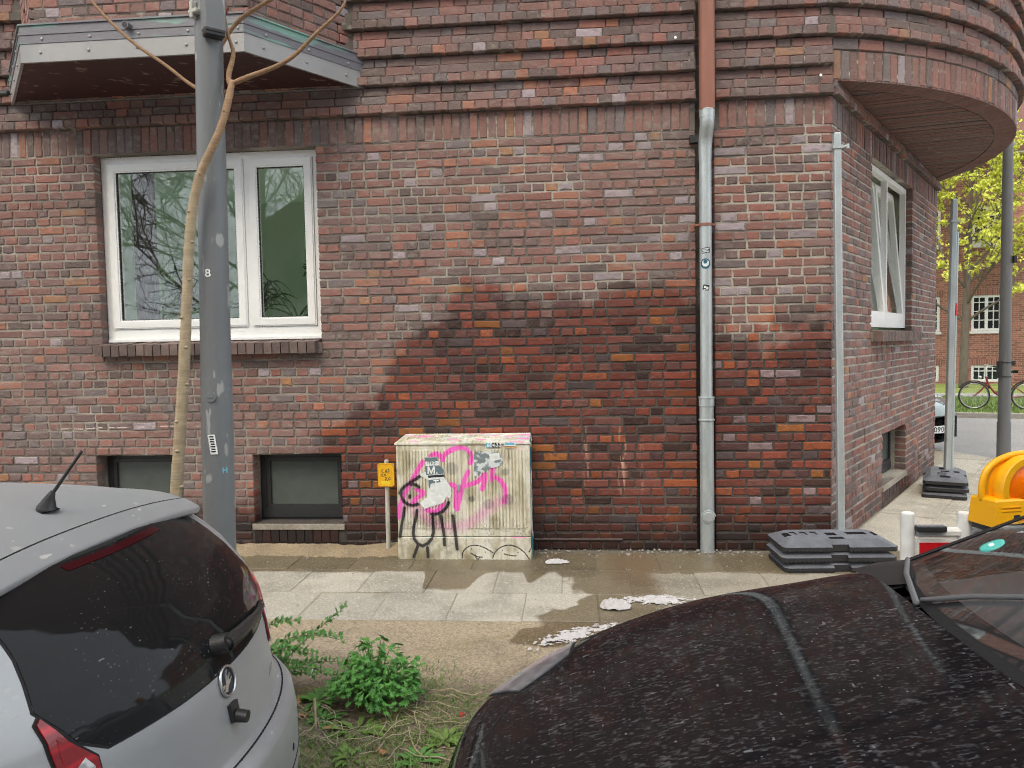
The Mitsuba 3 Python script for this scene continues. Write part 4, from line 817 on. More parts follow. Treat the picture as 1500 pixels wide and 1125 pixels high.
for nm, P in LIMB.items(): woody(P, 40, 'branch', (.3, .55, .8, .97))
L = [tube(spline([(-3.762, -2.768, 3.363), (-3.762 + dx * .5, -2.768, 3.385), (-3.762 + dx, -2.768 + dy, 3.36 + dz)], 6), np.array([.004, .009, .009, .008, .005, .001]), 6) for dx, dy, dz in ((-.03, 0, .05), (.03, -.01, .035), (.008, -.01, .06), (-.035, 0, .01), (.02, 0, .0))]
mat('bud', (.23, .09, .07), .7); obj('bud', cat(L), 'bud', sap, True)
# ------------------------------------------------------------------ barrier and warning lamp
bar = thing('traffic_barrier', 'white plastic barrier with red panels behind the black car', 'barrier')
mat('barrier_white', mikit.proc(lambda p, n, uv: C3(.76, .77, .75) * (.78 + .3 * F_(p.x * 25, p.y * 25, p.z * 25, 3))), .45)
for x in (-.687, -.452, .55): obj('upright', cat([tube([(x, -2.985, .0), (x, -2.985, .990), (x, -2.985, 1.0), (x, -2.985, 1.004)], [.029, .029, .025, .015], 24)]), 'barrier_white', bar, 40)
obj('top_rail', cat([rbox(-.66, .70, -3.006, -2.964, .893, .935, .012)]), 'barrier_white', bar, 30); obj('panel', rbox(-.66, .70, -2.996, -2.974, .60, .885, .004), 'barrier_white', bar)
for k, x in enumerate((-.643, -.32, .0, .32)): obj('red_panel', rbox(x, x + .16, -2.9995, -2.9965, .62, .872, .001), 'signal_red', bar)
obj('latch', cat([rbox(-.668, -.545, -3.035, -3.0, .926, .952, .004)]), 'rubber', bar); obj('foot', bx(-.75, -.60, -3.25, -2.75, .0, .06), 'rubber', bar); obj('foot', bx(.5, .62, -3.25, -2.75, .0, .06), 'rubber', bar)
wl = thing('warning_lamp', 'yellow construction warning lamp with a round orange lens above the black car', 'warning lamp')
mat('lamp_yellow', (.82, .40, .006), .35, spec=.5); mat('lamp_orange', (.80, .16, .004), .12, spec=.6)
C = np.array([-.258, -3.06, 1.124]); LA = Frame(C, (.90, -.10, 0)); LA.n = np.array([.25, -.968, 0]); LA.d = np.array([.968, .25, 0])
def turned(prof, n=48): return rev(prof, lambda o, a, b: LA(np.stack([a, o, b], 1)), n)
hs_ = turned([(-.085, .09), (-.085, .118), (-.06, .132), (-.035, .134), (-.033, .122), (-.005, .122), (-.003, .136), (.03, .136), (.04, .130), (.04, .104), (.02, .100)])
mats2 = scene['lamp_yellow']; scene['lamp_yellow'] = {'type': 'twosided', 'bsdf': mats2}
scene['lamp_orange'] = {'type': 'twosided', 'bsdf': scene['lamp_orange']}
obj('housing', hs_, 'lamp_yellow', wl, 35)
t = np.linspace(0, 1, 12); ln = turned([(.022 + .03 * (1 - a * a), .104 * a + .0005) for a in t[::-1]]); v = np.array(ln.vertices); obj('lens', ln, 'lamp_orange', wl, True)
obj('back_lens', turned([(-.087 - .03 * (1 - a * a), .098 * a + .0005) for a in t[::-1]]), 'lamp_orange', wl, True)
obj('battery_box', man(m3.Manifold.hull_points(LA(np.array([(sx * w, so, z) for sx in (-1, 1) for w, z, so in ((.075, -.150, .060), (.075, -.150, -.09), (.07, -.045, .048), (.07, -.045, -.08), (.064, -.037, .04), (.064, -.037, -.07))]) + [-.105, 0, 0]))), 'lamp_yellow', wl)
obj('lamp_base', LA.mesh(rbox(-.05, .09, -.07, .03, -.165, -.10, .01)), 'lamp_yellow', wl, 30)
for z in (-.03, -.045): obj('groove', LA.box(-.15, -.06, .0525, .056, z - .04, z - .036), 'lamp_yellow', wl)
obj('foot', LA.box(-.17, .10, -.08, .05, -.175, -.1505), 'black_plastic', wl)
obj('handle', LA.mesh(tube(spline([(-.165, -.03, -.05), (-.168, -.03, .02), (-.145, -.03, .075), (-.08, -.03, .118), (.0, -.02, .138), (.09, -.02, .11)], 40), .013, 12)), 'lamp_yellow', wl, True)
ftext('MK', -.155, -.105, .014, .0635, wl, 'ink', True, LA, 'lettering') if False else obj('type_plate', LA.box(-.095, -.07, .056, .0605, -.115, -.10), 'ink', wl)
# ------------------------------------------------------------------ bicycle
bi = thing('bicycle', 'dark red step-through bicycle standing on the verge across the street', 'bicycle')
BFm = Frame((*(D2 * 3.14 + N2 * 14.11), 0), (*D2, 0)); R = .335
mat('bike_red', (.24, .02, .035), .3, clearcoat=.6); mat('tyre', (.03, .03, .03), .8); mat('chrome', (.62, .63, .64), .25, metal=.9)
def bt(pts, r, s=8): return BFm.mesh(tube(pts, r, s))
for wx in (0, 1.08):
    w = numbered(f'{bi}__wheel'); th = np.linspace(0, 2 * PI, 49)
    ringp = lambda r: [(wx + r * math.cos(a), 0, R + .005 + r * math.sin(a)) for a in th]
    scene[w] = mikit.ply(bt(ringp(R - .02), .019), 'tyre', True); obj('rim', bt(ringp(R - .043), .011), 'chrome', w, True)
    obj('spoke', cat([bt([(wx, .02 * (-1) ** k, R + .005), (wx + (R - .05) * math.cos(a), 0, R + .005 + (R - .05) * math.sin(a))], .0026, 4) for k, a in enumerate(np.linspace(0, 2 * PI, 29)[:-1])]), 'chrome', w, kind='stuff')
    obj('hub', bt([(wx, -.05, R + .005), (wx, .05, R + .005)], .022), 'chrome', w)
    obj('mudguard', cat([bt([(wx + (R + .022) * math.cos(a), 0, R + .005 + (R + .022) * math.sin(a)) for a in np.linspace(*((.5, 2.6) if wx == 0 else (.2, 2.9)), 20)], .016, 6)]), 'black_plastic', bi, True)
obj('frame', cat([bt(spline([(.265, 0, .70), (.36, 0, .50), (.52, 0, .34), (.60, 0, .29)], 14), .020), bt([(.28, 0, .62), (.42, 0, .40), (.60, 0, .29)], .014), bt([(.60, 0, .29), (.74, 0, .80)], .017), bt([(.60, .03, .29), (1.08, .05, .34)], .010), bt([(.60, -.03, .29), (1.08, -.05, .34)], .010), bt([(.70, .03, .66), (1.08, .05, .34)], .009), bt([(.70, -.03, .66), (1.08, -.05, .34)], .009), bt([(.235, 0, .80), (.275, 0, .66)], .022)]), 'bike_red', bi, True)
obj('fork', cat([bt(spline([(.27, s, .68), (.15, s, .48), (.0, s * 1.3, .34)], 10), .011) for s in (.04, -.04)]), 'bike_red', bi, True)
obj('handlebar', cat([bt([(.24, 0, .78), (.22, 0, 1.02)], .012), bt(spline([(.36, .30, 1.05), (.26, .24, 1.07), (.20, .08, 1.05), (.20, -.08, 1.05), (.26, -.24, 1.07), (.36, -.30, 1.05)], 24), .012)]), 'chrome', bi, True)
obj('grip', cat([bt([(.33, s, 1.055), (.42, s * 1.08, 1.04)], .018) for s in (.29, -.29)]), 'black_plastic', bi, True)
sd = man(m3.Manifold.hull_points([(x, y, z) for x, y, z in ((.62, 0, .93), (.66, .03, .93), (.66, -.03, .93), (.88, .09, .95), (.88, -.09, .95), (.90, 0, .96), (.88, 0, .88), (.66, 0, .88))])); obj('saddle', BFm.mesh(sd), 'black_plastic', bi)
obj('seat_post', bt([(.74, 0, .78), (.77, 0, .90)], .013), 'chrome', bi); obj('rack', cat([bt([(.80, s, .72), (1.20, s, .72)], .007) for s in (-.05, .05)] + [bt([(1.1, s, .72), (1.08, s, .35)], .006) for s in (-.06, .06)]), 'black_plastic', bi)
obj('head_lamp', BFm.mesh(trimesh.creation.icosphere(2, .04).apply_translation((.12, 0, .78))), 'chrome', bi, True)
obj('crank', cat([bt([(.60, -.06, .29), (.60, .06, .29)], .025), bt([(.60, .07, .29), (.70, .07, .16)], .009), bt([(.60, -.07, .29), (.50, -.07, .42)], .009), BFm.mesh(bx(.66, .75, .07, .15, .14, .165)), BFm.mesh(bx(.45, .54, -.15, -.07, .41, .435))]), 'black_plastic', bi)
bo = thing('bollard', 'thin grey marker post on the far lawn', 'post'); q = D2 * 2.55 + N2 * 18.6
obj('shaft', cyl((*q, 0), (*q, .95), .035, 12), 'zinc_fascia', bo, 40)
# ------------------------------------------------------------------ plants on the unpaved strip
gzf = lambda x, y: float(ground_z(np.array([x]), np.array([y]))[0])
def lobed(nl, size, curl, rr):      # one cut leaf: pinnate lobes, folded along its rib
    out = []; ang = np.linspace(-1.25, 1.25, nl)
    P = [(0, -.5)]; 
    for k in range(nl * 2 + 1):
        a = -1.9 + 3.8 * k / (nl * 2); r = (.5 if k % 2 else .28) * (1.0 - .25 * abs(a)); P.append((r * math.sin(a), .05 + r * math.cos(a) * 1.05))
    P = np.array(P) * size; c = np.array([[0, 0]]); v = np.vstack([c, P]); z = -curl * (v[:, 0] ** 2 + .6 * v[:, 1] ** 2) / size + rr.normal(0, .02 * size, len(v))
    n = len(P); i = np.arange(n); return np.c_[v, z], np.stack([i * 0, i + 1, (i + 1) % n + 1], 1)
leafmat('parsley', (.075, .25, .045), .35)
rp = np.random.default_rng(5)
sh = thing('leafy_weed', 'bushy bright green weed with cut leaves growing beside the silver car', 'plant')
lv = [mikit.ply(lobed(7, .062, .6, rp), 'parsley_leaf') for _ in range(5)]
scene['parsley_leaf'] = {'type': 'twosided', 'bsdf': {'type': 'principled', 'base_color': mikit.proc(lambda p, n, uv: MX(C3(.045, .17, .035), C3(.13, .34, .06), N_(p.x * 28, p.y * 28, p.z * 28))), 'roughness': .45}}
base = np.array([-3.12, -2.80, 0]); stems = []
more = []
for k in range(700):
    a = rp.uniform(0, 2 * PI); r = math.sqrt(rp.uniform(0, 1)); x = r * math.cos(a) * .23; y = r * math.sin(a) * .17; top = .27 * (1 - .62 * r * r) * (1 + .3 * math.sin(a * 3 + 1))
    z = top * rp.uniform(.35, 1.0) + .02
    if k < 14: x, y, z = -.02 + rp.normal(0, .03), rp.normal(0, .03), rp.uniform(.25, .34)
    elif k < 20: x, y, z = .20 + rp.normal(0, .03), .10, rp.uniform(.17, .24)
    p = base + [x, y, z]; yaw = math.degrees(math.atan2(y, x)) - 90 + rp.normal(0, 40); pitch = rp.uniform(-50, 25)
    tf = T().translate(p.tolist()).rotate([0, 0, 1], yaw).rotate([1, 0, 0], pitch).rotate([0, 1, 0], float(rp.normal(0, 20))).scale(float(rp.uniform(.6, 1.15)))
    if k < 300: key = numbered(f'{sh}__leaf'); scene[key] = {**lv[k % 5], 'to_world': tf}
    else:
        v, f = lobed(7, .058, .6, rp); M4 = np.array(tf.matrix); more.append((v @ M4[:3, :3].T + M4[:3, 3], f))
    if k % 3 == 0: stems.append(tube(spline([base + [x * .15, y * .15, 0], base + [x * .5, y * .5, z * .6], p], 6), np.linspace(.0035, .0015, 6), 5, False))
obj('stem', cat(stems), 'leaf_green', sh, True, kind='stuff'); obj('foliage', cat(more), 'parsley_leaf', sh, kind='stuff')
def small_leaves(P, dirs, size, rr):
    n = len(P); d = dirs / np.linalg.norm(dirs, axis=1, keepdims=True); s = np.cross(d, rr.normal(size=(n, 3)) * .4 + [0, 0, 1]); s /= np.linalg.norm(s, axis=1, keepdims=True); L_ = size * rr.uniform(.6, 1.2, (n, 1)); u = np.cross(s, d) * L_ * .12
    v = np.stack([P, P + d * L_ * .5 + s * L_ * .27 + u, P + d * L_, P + d * L_ * .5 - s * L_ * .27 + u], 1).reshape(-1, 3); i = np.arange(n)[:, None] * 4; return v, np.vstack([i + [0, 1, 2], i + [0, 2, 3]])
tw = thing('hedge_sprig', 'straggly shrub with arching twigs of small green leaves next to the silver car bumper', 'shrub')
st_, P_, D_ = [], [], []
for k, e in enumerate([(.46, .10, .42), (.52, .02, .30), (.40, .16, .22), (.30, -.05, .26), (.45, -.10, .16), (.22, .12, .34), (.36, .06, .12), (.16, -.08, .20), (.50, .12, .10), (.28, .0, .16), (.12, .1, .14), (.4, -.02, .22)]):
    b = np.array([-3.78 + rp.normal(0, .03), -2.72 + rp.normal(0, .05), 0.0]); e = np.array(e); m = b + e * [.45, .5, .0] + [0, 0, e[2] * .95 + .02]
    if k == 0: m = b + e * [.5, .5, .55]
    q = spline([b, m, b + e], 26); st_.append(tube(q, np.linspace(.004, .0012, 26), 5, False))
    for i in range(3, 26):
        for s in (-1, 1):
            for _ in range(2): P_.append(q[i]); D_.append(np.array([.35, 0, .25]) + s * np.array([-.25, .75, .25]) + rp.normal(0, .3, 3))
obj('twig', cat(st_), 'bark', tw, True, kind='stuff'); obj('leaf', small_leaves(np.array(P_), np.array(D_), .036, rp), 'leaf_green', tw, kind='stuff')
for k, (x, y, s, n, l) in enumerate([(-3.14, -3.02, .12, 18, 'low dandelion-like weed in front of the bushy weed'), (-3.33, -2.93, .09, 26, 'small creeping weed between the silver car and the bushy weed'), (-2.72, -3.10, .085, 26, 'low leafy weed beside the front of the black car'), (-2.80, -3.27, .08, 22, 'low leafy weed nearest the viewer by the black car'), (-3.10, -3.26, .09, 14, 'tiny weed at the bottom edge of the picture'), (-3.42, -2.75, .10, 26, 'weed tuft right beside the silver bumper')]):
    w = thing('weed', l, 'plant', 'small weeds on the unpaved strip'); z = gzf(x, y); V, F0 = [], []
    for j in range(n):
        a = rp.uniform(0, 2 * PI); ln = s * rp.uniform(.5, 1.1); d = np.array([math.cos(a), math.sin(a), 0]); sd_ = np.array([-d[1], d[0], 0]); up = rp.uniform(.2, .9); o = np.array([x, y, z]) + d * rp.uniform(0, .05) * s / .1
        t = np.linspace(0, 1, 5); wdt = ln * .13 * np.sin(PI * np.clip(t * .92 + .06, 0, 1)) * (1 + .5 * (np.arange(5) % 2)); c = o + d * (t * ln)[:, None] + np.array([0, 0, 1]) * (up * ln * (t - .75 * t * t))[:, None]
        v = np.stack([c - sd_ * wdt[:, None] + [0, 0, .004], c, c + sd_ * wdt[:, None] + [0, 0, .004]], 1).reshape(-1, 3); b = len(V) * 15; V.append(v)
        for i in range(4):
            for q in (0, 1): F0 += [[b + i * 3 + q, b + i * 3 + q + 1, b + i * 3 + q + 4], [b + i * 3 + q, b + i * 3 + q + 4, b + i * 3 + q + 3]]
    obj('leaf_rosette', (np.vstack(V), np.array(F0)), 'leaf_green' if k % 2 else 'grass_green', w, True)
zg = lambda x, y: ground_z(x, y)
gb = []
def density(x, y): return meshkit.fbm(np.stack([x, y, x * 0], -1) * 3.1, 3, 6) + .30 * np.clip((-2.55 - y) / .7, -1.2, 1) + .15 * np.clip((x + 3.0) / .35, -.6, 1)
xx = rp.uniform(-4.4, -1.6, 60000); yy = rp.uniform(-3.36, -1.9, 60000); keep = density(xx, yy) > .66 + .08 * rp.normal(size=60000)
xx, yy = xx[keep][:5200], yy[keep][:5200]
class _It:      # hands these spots to blades()
    pass
n = len(xx); a = rp.uniform(0, 2 * PI, n); hh = .032 * rp.uniform(.4, 1.6, n); lnv = rp.normal(0, .8, (n, 2)) * hh[:, None]; c = np.stack([xx, yy], 1); b = np.stack([np.cos(a), np.sin(a)], 1) * .0022; zz = zg(xx, yy)
v = np.stack([np.c_[c - b, zz], np.c_[c + b, zz], np.c_[c + lnv * .4 + b * .8, zz + hh * .6], np.c_[c + lnv * .4 - b * .8, zz + hh * .6], np.c_[c + lnv, zz + hh * .9]], 1).reshape(-1, 3); i = np.arange(n)[:, None] * 5
obj('grass', (v, np.vstack([i + [0, 1, 2], i + [0, 2, 3], i + [3, 2, 4]])), 'grass_green', None, kind='stuff', label='thin patchy grass and moss on the unpaved strip between the parked cars')
# mossy mats: tiny leaves hugging the soil
xx = rp.uniform(-4.2, -1.8, 60000); yy = rp.uniform(-3.36, -2.3, 60000); kp_ = density(xx + 7, yy) > .70; xx, yy = xx[kp_][:5000], yy[kp_][:5000]
P0 = np.stack([xx, yy, zg(xx, yy) + rp.uniform(.001, .012, len(xx))], 1); dd = np.c_[rp.normal(size=(len(xx), 2)), rp.uniform(.1, .8, len(xx))]
obj('ground_cover', small_leaves(P0, dd, .013, rp), 'grass_green', None, kind='stuff', label='mats of tiny green leaves on the bare soil')
S_ = []
for k in range(1300):
    big = k < 85
    x, y = (rp.normal(-3.02, .26), rp.normal(-2.98, .17)) if big else (rp.uniform(-4.2, -1.7), rp.uniform(-3.36, -2.2))
    if not big and rp.random() > (.25 + .75 * np.clip((-2.3 - y) / .6, 0, 1)): continue
    if y < -3.35 or y > -2.0: continue
    ln = rp.uniform(.10, .32) if big else rp.uniform(.02, .10); a = rp.uniform(0, 2 * PI); r = rp.uniform(.0012, .0030) if big else rp.uniform(.0006, .0016); bend = rp.normal(0, .35)
    pts = []
    for t in np.linspace(-.5, .5, 6): xa = x + ln * (t * math.cos(a) - bend * (t * t - .12) * math.sin(a)); ya = max(min(y + ln * (t * math.sin(a) + bend * (t * t - .12) * math.cos(a)), -1.9), -3.35); pts.append((xa, ya, gzf(xa, ya) + r + (rp.uniform(0, .03) if big else rp.uniform(0, .006))))
    S_.append(tube(pts, r, 5, False))
obj('straw', cat(S_), 'dry_straw', None, True, kind='stuff', label='dry straw stalks lying tangled on the soil in front of the weed')
# single stalks, fallen leaves, scraps
stx = thing('wooden_stake', 'short split wooden stake stuck in the soil beside the silver bumper', 'stake'); scene[stx] = mikit.ply(sq_tube((-3.335, -3.02, -.02), (-3.355, -2.97, .115), .012), 'dry_straw')
lf = [('brown dead leaf under the shrub twigs, nearest the silver bumper', -3.50, -2.83), ('orange brown dead leaf at the foot of the silver bumper', -3.46, -3.06), ('curled brown leaf between straw stalks left of the weed rosette', -3.26, -3.05), ('pale tan leaf at the bottom edge between the cars', -2.97, -3.23), ('brown leaf on bare soil below the bushy weed', -3.44, -2.92)]
mat('dead_leaf', mikit.proc(lambda p, n, uv: MX(C3(.24, .105, .05), C3(.38, .22, .11), F_(p.x * 60, p.y * 60, 1.0))), .7, two=True)
for k, (l, x, y) in enumerate(lf):
    v, f = lobed(3 + k % 2, .075, -1.6 + k * .5, rp); t = thing('fallen_leaf', l, 'leaf', 'dead leaves on the soil'); scene[t] = {**mikit.ply((v, f), 'dead_leaf'), 'to_world': T().translate([x, y, gzf(x, y) + .022]).rotate([0, 0, 1], k * 77.0).rotate([1, 0, 0], 24.0 - 9 * k)}
v, f = lobed(4, .065, 3.0, rp); t = thing('paper_scrap', 'crumpled white paper scrap on a dry stalk by the shrub', 'litter'); scene[t] = {**mikit.ply((v, f), 'tissue'), 'to_world': T().translate([-3.475, -2.66, .10]).rotate([0, 0, 1], 30).rotate([1, 0, 0], 62)}
mat('tissue', (.80, .80, .80), .8, two=True)
v, f = lobed(5, .05, 5.0, rp); t = thing('red_scrap', 'crumpled red scrap lying by the nose of the black car', 'litter'); scene[t] = {**mikit.ply((v, f), 'red_paper'), 'to_world': T().translate([-2.672, -2.90, .02]).rotate([1, 0, 0], 40)}
mat('red_paper', (.62, .04, .06), .6, two=True)
# wash-off foam on the slabs
mat('foam_white', mikit.proc(lambda p, n, uv: C3(.60, .575, .57) * (.75 + .2 * F_(p.x * 60, p.y * 60, p.z * 60, 2))), .9)
def foam(cx, cy, lx, ly, ang, h, thr, l, sd, lace=.5):
    n = 150; u, w = np.meshgrid(np.linspace(-1, 1, n), np.linspace(-1, 1, n), indexing='ij'); c, s = math.cos(ang), math.sin(ang)
    X = cx + u * lx * c - w * ly * s; Y = cy + u * lx * s + w * ly * c; q = np.stack([X, Y, X * 0], -1)
    e = np.sqrt(u * u + w * w); Hh = (1 - e) * .9 + 1.1 * (meshkit.fbm(q * 8, 4, sd) - .5) + lace * (meshkit.fbm(q * [38, 60, 1], 3, sd + 5) - .5) - thr; Z = h * np.clip(Hh, 0, 1) ** .6 * (.5 + 1.0 * meshkit.fbm(q * 55, 3, sd + 1))
    ok = Hh > 0; k = np.arange(n * n).reshape(n, n); m = ok[:-1, :-1] & ok[1:, :-1] & ok[1:, 1:] & ok[:-1, 1:]
    f = np.vstack([np.stack([k[:-1, :-1], k[1:, :-1], k[1:, 1:]], -1)[m], np.stack([k[:-1, :-1], k[1:, 1:], k[:-1, 1:]], -1)[m]])
    t = thing('foam_patch', l, 'foam', 'patches of white foam on the ground'); scene[t] = mikit.ply((np.stack([X, Y, Z + .005], -1).reshape(-1, 3), f), 'foam_white', True)
foam(-2.31, -.385, .14, .075, .1, .03, .12, 'small white foam patch on the slabs near the cabinet', 1, .3)
foam(-1.88, -1.40, .12, .07, -.2, .055, .10, 'thick white foam blob on the wet slabs left of the black bonnet', 2, .3)
foam(-1.58, -1.27, .27, .10, .06, .015, .20, 'thin lacy white foam spread along the bonnet edge of the black car', 3, 1.7)
foam(-2.16, -1.91, .36, .10, .55, .014, .30, 'long streak of white foam on the soil at the slab edge', 4, 1.5)
L = []
for _ in range(70):
    x, y = (rp.normal(-2.2, .25), -abs(rp.normal(.22, .12))) if rp.random() < .6 else (rp.uniform(-5, .6), rp.uniform(-1.6, -.05)); v, f = lobed(3, rp.uniform(.010, .024), 2.0, rp); a = rp.uniform(0, 2 * PI); v = v @ np.array([[math.cos(a), -math.sin(a), 0], [math.sin(a), math.cos(a), 0], [0, 0, 1]]).T; L.append((v + [x, y, .012], f))
obj('leaf_litter', cat(L), 'dead_leaf', None, kind='stuff', label='small brown leaf crumbs strewn over the paving slabs')
# ------------------------------------------------------------------ house plants on the inner sill
mat('room_leaf', (.04, .095, .03), .8, spec=.1, two=True); mat('pot', (.07, .055, .05), .6); mat('pot_white', (.6, .6, .56), .5)
hp = thing('house_plant', 'round leaved money tree in a dark pot behind the large window pane', 'house plant', 'house plants in the window')
obj('pot', tube([(-5.72, .36, 1.873), (-5.72, .36, 2.0)], [.10, .13], 20), 'pot', hp, 40); st_, P_, D_ = [], [], []
for k in range(16):
    a = rp.uniform(0, 2 * PI); e = np.array([math.cos(a) * rp.uniform(.08, .36), math.sin(a) * .12, rp.uniform(.25, .62)]); b = np.array([-5.72, .36, 1.98]); q = spline([b, b + e * [.35, .5, .6], b + e], 10); st_.append(tube(q, np.linspace(.012, .004, 10), 5, False))
    for _ in range(26): P_.append(q[rp.integers(4, 10)] + rp.normal(0, .03, 3)); D_.append(rp.normal(size=3) + [0, 0, .5])
obj('stem', cat(st_), 'bark', hp, True); obj('foliage', small_leaves(np.array(P_), np.array(D_), .075, rp), 'room_leaf', hp, kind='stuff')
hp = thing('house_plant', 'spiky narrow leaved plant in the window right of the lamp post', 'house plant', 'house plants in the window')
obj('pot', tube([(-4.98, .36, 1.873), (-4.98, .36, 2.0)], [.10, .12], 20), 'pot', hp, 40); L = []
for k in range(46):
    a = rp.uniform(0, 2 * PI); r = rp.uniform(.15, .42); h = rp.uniform(.12, .36); b = np.array([-4.98, .36, 2.0 + rp.uniform(0, .1)]); q = spline([b, b + [r * .5 * math.cos(a), r * .3 * math.sin(a), h], b + [r * math.cos(a), r * .45 * math.sin(a), h * .55]], 9); L.append(tube(q, np.array([.006, .008, .009, .009, .008, .007, .005, .003, .001]), 4, False))
obj('blade', cat(L), 'room_leaf', hp, True, kind='stuff')
hp = thing('house_plant', 'thin twig with long leaves in a white vase behind the narrow pane', 'house plant', 'house plants in the window')
obj('vase', tube([(-4.63, .36, 1.873), (-4.63, .36, 1.93), (-4.63, .36, 2.0), (-4.63, .36, 2.04)], [.03, .045, .05, .035], 18), 'pot_white', hp, 40)
L = [tube(spline([(-4.63, .36, 2.0), (-4.8, .36, 2.25), (-5.05, .36, 2.62)], 8), .006, 5, False)] + [tube(spline([(-4.63, .36, 2.02), (-4.63 + dx * .5, .36, 2.03 + dz * .7), (-4.63 + dx, .36, 2.02 + dz)], 8), np.array([.004, .008, .01, .01, .009, .007, .004, .001]), 4, False) for dx, dz in ((.3, .1), (-.28, .12), (.22, .2), (-.3, .02), (.32, .0), (-.15, .25))]
obj('twig', cat(L), 'room_leaf', hp, True, kind='stuff'); P_ = rp.normal(0, .05, (60, 3)) + [-4.44, .4, 2.52]; obj('leaf', small_leaves(P_, rp.normal(size=(60, 3)) + [-.3, 0, -.6], .10, rp), 'room_leaf', hp, kind='stuff')
# ------------------------------------------------------------------ cars: helpers
from scipy.spatial import Delaunay
def grid_faces(m, k, flip=False):
    idx = np.arange(m * k).reshape(m, k)
    f = np.vstack([np.stack([idx[:-1, :-1], idx[1:, :-1], idx[1:, 1:]], -1).reshape(-1, 3), np.stack([idx[:-1, :-1], idx[1:, 1:], idx[:-1, 1:]], -1).reshape(-1, 3)])
    return f[:, ::-1] if flip else f
def fill2d(poly, h):
    """points and triangles that fill a polygon, dense enough to be bent onto a curved body"""
    ring_ = poly.exterior.segmentize(h); P = [np.array(ring_.coords)[:-1]]
    for r in poly.interiors: P.append(np.array(r.segmentize(h).coords)[:-1])
    x0, y0, x1, y1 = poly.bounds; gx_, gy_ = np.meshgrid(np.arange(x0, x1, h), np.arange(y0, y1, h)); inn = poly.buffer(-h * .45)
    from shapely import contains_xy
    g = np.c_[gx_.ravel(), gy_.ravel()]; g = g[contains_xy(inn, g[:, 0], g[:, 1])]; P = np.vstack(P + [g])
    t = Delaunay(P).simplices; c = P[t].mean(1); t = t[contains_xy(poly, c[:, 0], c[:, 1])]
    a = P[t]; s = (a[:, 1, 0] - a[:, 0, 0]) * (a[:, 2, 1] - a[:, 0, 1]) - (a[:, 1, 1] - a[:, 0, 1]) * (a[:, 2, 0] - a[:, 0, 0]); t = t[np.abs(s) > 1e-10]; s = s[np.abs(s) > 1e-10]
    t[s < 0] = t[s < 0][:, ::-1]; return P, t
def patch(poly, fn, off, h=.02, want=None):
    """a thin skin over part of a surface fn(u, v) -> points, lifted off it by 'off' with a turned-down edge"""
    P, t = fill2d(poly, h); e = 1e-4
    S = fn(P[:, 0], P[:, 1]); du = fn(P[:, 0] + e, P[:, 1]) - S; dv = fn(P[:, 0], P[:, 1] + e) - S
    n = np.cross(du, dv); n /= np.linalg.norm(n, axis=1, keepdims=True) + 1e-15
    if want is not None and (n @ np.array(want)).sum() < 0: n = -n; t = t[:, ::-1]
    V = S + n * off; m = trimesh.Trimesh(V, t, process=False)
    ed = np.sort(np.vstack([t[:, [0, 1]], t[:, [1, 2]], t[:, [2, 0]]]), axis=1); de = np.vstack([t[:, [0, 1]], t[:, [1, 2]], t[:, [2, 0]]])
    _, i, c = np.unique(ed, axis=0, return_index=True, return_counts=True); b = de[i[c == 1]]
    k = len(V); V2 = np.vstack([V, S - n * .004]); sk = np.vstack([np.stack([b[:, 1], b[:, 0], b[:, 0] + k], 1), np.stack([b[:, 1], b[:, 0] + k, b[:, 1] + k], 1)])
    return trimesh.Trimesh(V2, np.vstack([t, sk]), process=False)
def wheel_parts(cx, cy, cz, r, side, parent):
    w = numbered(f'{parent}__wheel'); prof = [(-.09, r * .70), (-.10, r * .95), (-.07, r), (.07, r), (.10, r * .95), (.09, r * .68)]
    scene[w] = mikit.ply(rev(prof, lambda o, a, b: np.stack([cx + a, cy + o, cz + b], 1)), 'tyre', 40)
    obj('rim', cat([tube([(cx, cy + side * o, cz) for o in (.05, .088, .09)], [r * .66, r * .66, r * .60], 36)] + [cyl((cx, cy + side * .092, cz), (cx + r * .62 * math.cos(a), cy + side * .085, cz + r * .62 * math.sin(a)), .028, 8) for a in np.linspace(0, 2 * PI, 6)[:-1]]), 'chrome', w, 30)
# ------------------------------------------------------------------ silver hatchback
def dirtspeck(p, s): return SS(.80, .86, N_(p.x * s, p.y * s * .55, p.z * s)) * SS(.45, .62, F_(p.x * 5, p.y * 5, p.z * 5))
mat('silver_paint', mikit.proc(lambda p, n, uv: MX(C3(.335, .345, .35) * (.93 + .12 * F_(p.x * 3, p.y * 3, p.z * 3)), C3(.62, .60, .55), .7 * dirtspeck(p, 62.0) * SS(.5, .8, n.z))), mikit.proc(lambda p, n, uv: .42 + .2 * dirtspeck(p, 62.0)), metal=.35, clearcoat=.6, clearcoat_gloss=.95)
mat('car_glass_dark', mikit.proc(lambda p, n, uv: MX(C3(.008, .009, .010), C3(.30, .29, .26), .6 * SS(.88, .92, N_(p.x * 150, p.y * 150, p.z * 150)) * SS(.42, .6, F_(p.x * 4, p.y * 4, p.z * 4)) + .008)), mikit.proc(lambda p, n, uv: .03 + .05 * F_(p.x * 9, p.y * 9, p.z * 9)), spec=.22)
mat('lamp_red', mikit.proc(lambda p, n, uv: C3(.36, .008, .014) * (.55 + .9 * SS(.35, .65, N_(p.z * 42, 1.0, 2.0)))), .08, spec=.6, clearcoat=1.0)
mat('lamp_dark', (.035, .003, .005), .15, spec=.2)
mat('lamp_clear', mikit.proc(lambda p, n, uv: C3(.55, .56, .56) * (.5 + .5 * SS(.3, .6, N_(p.y * 60, p.z * 60, 1.0)))), .08, spec=.7, clearcoat=1.0)
mat('gap', (.008, .008, .009), .8)
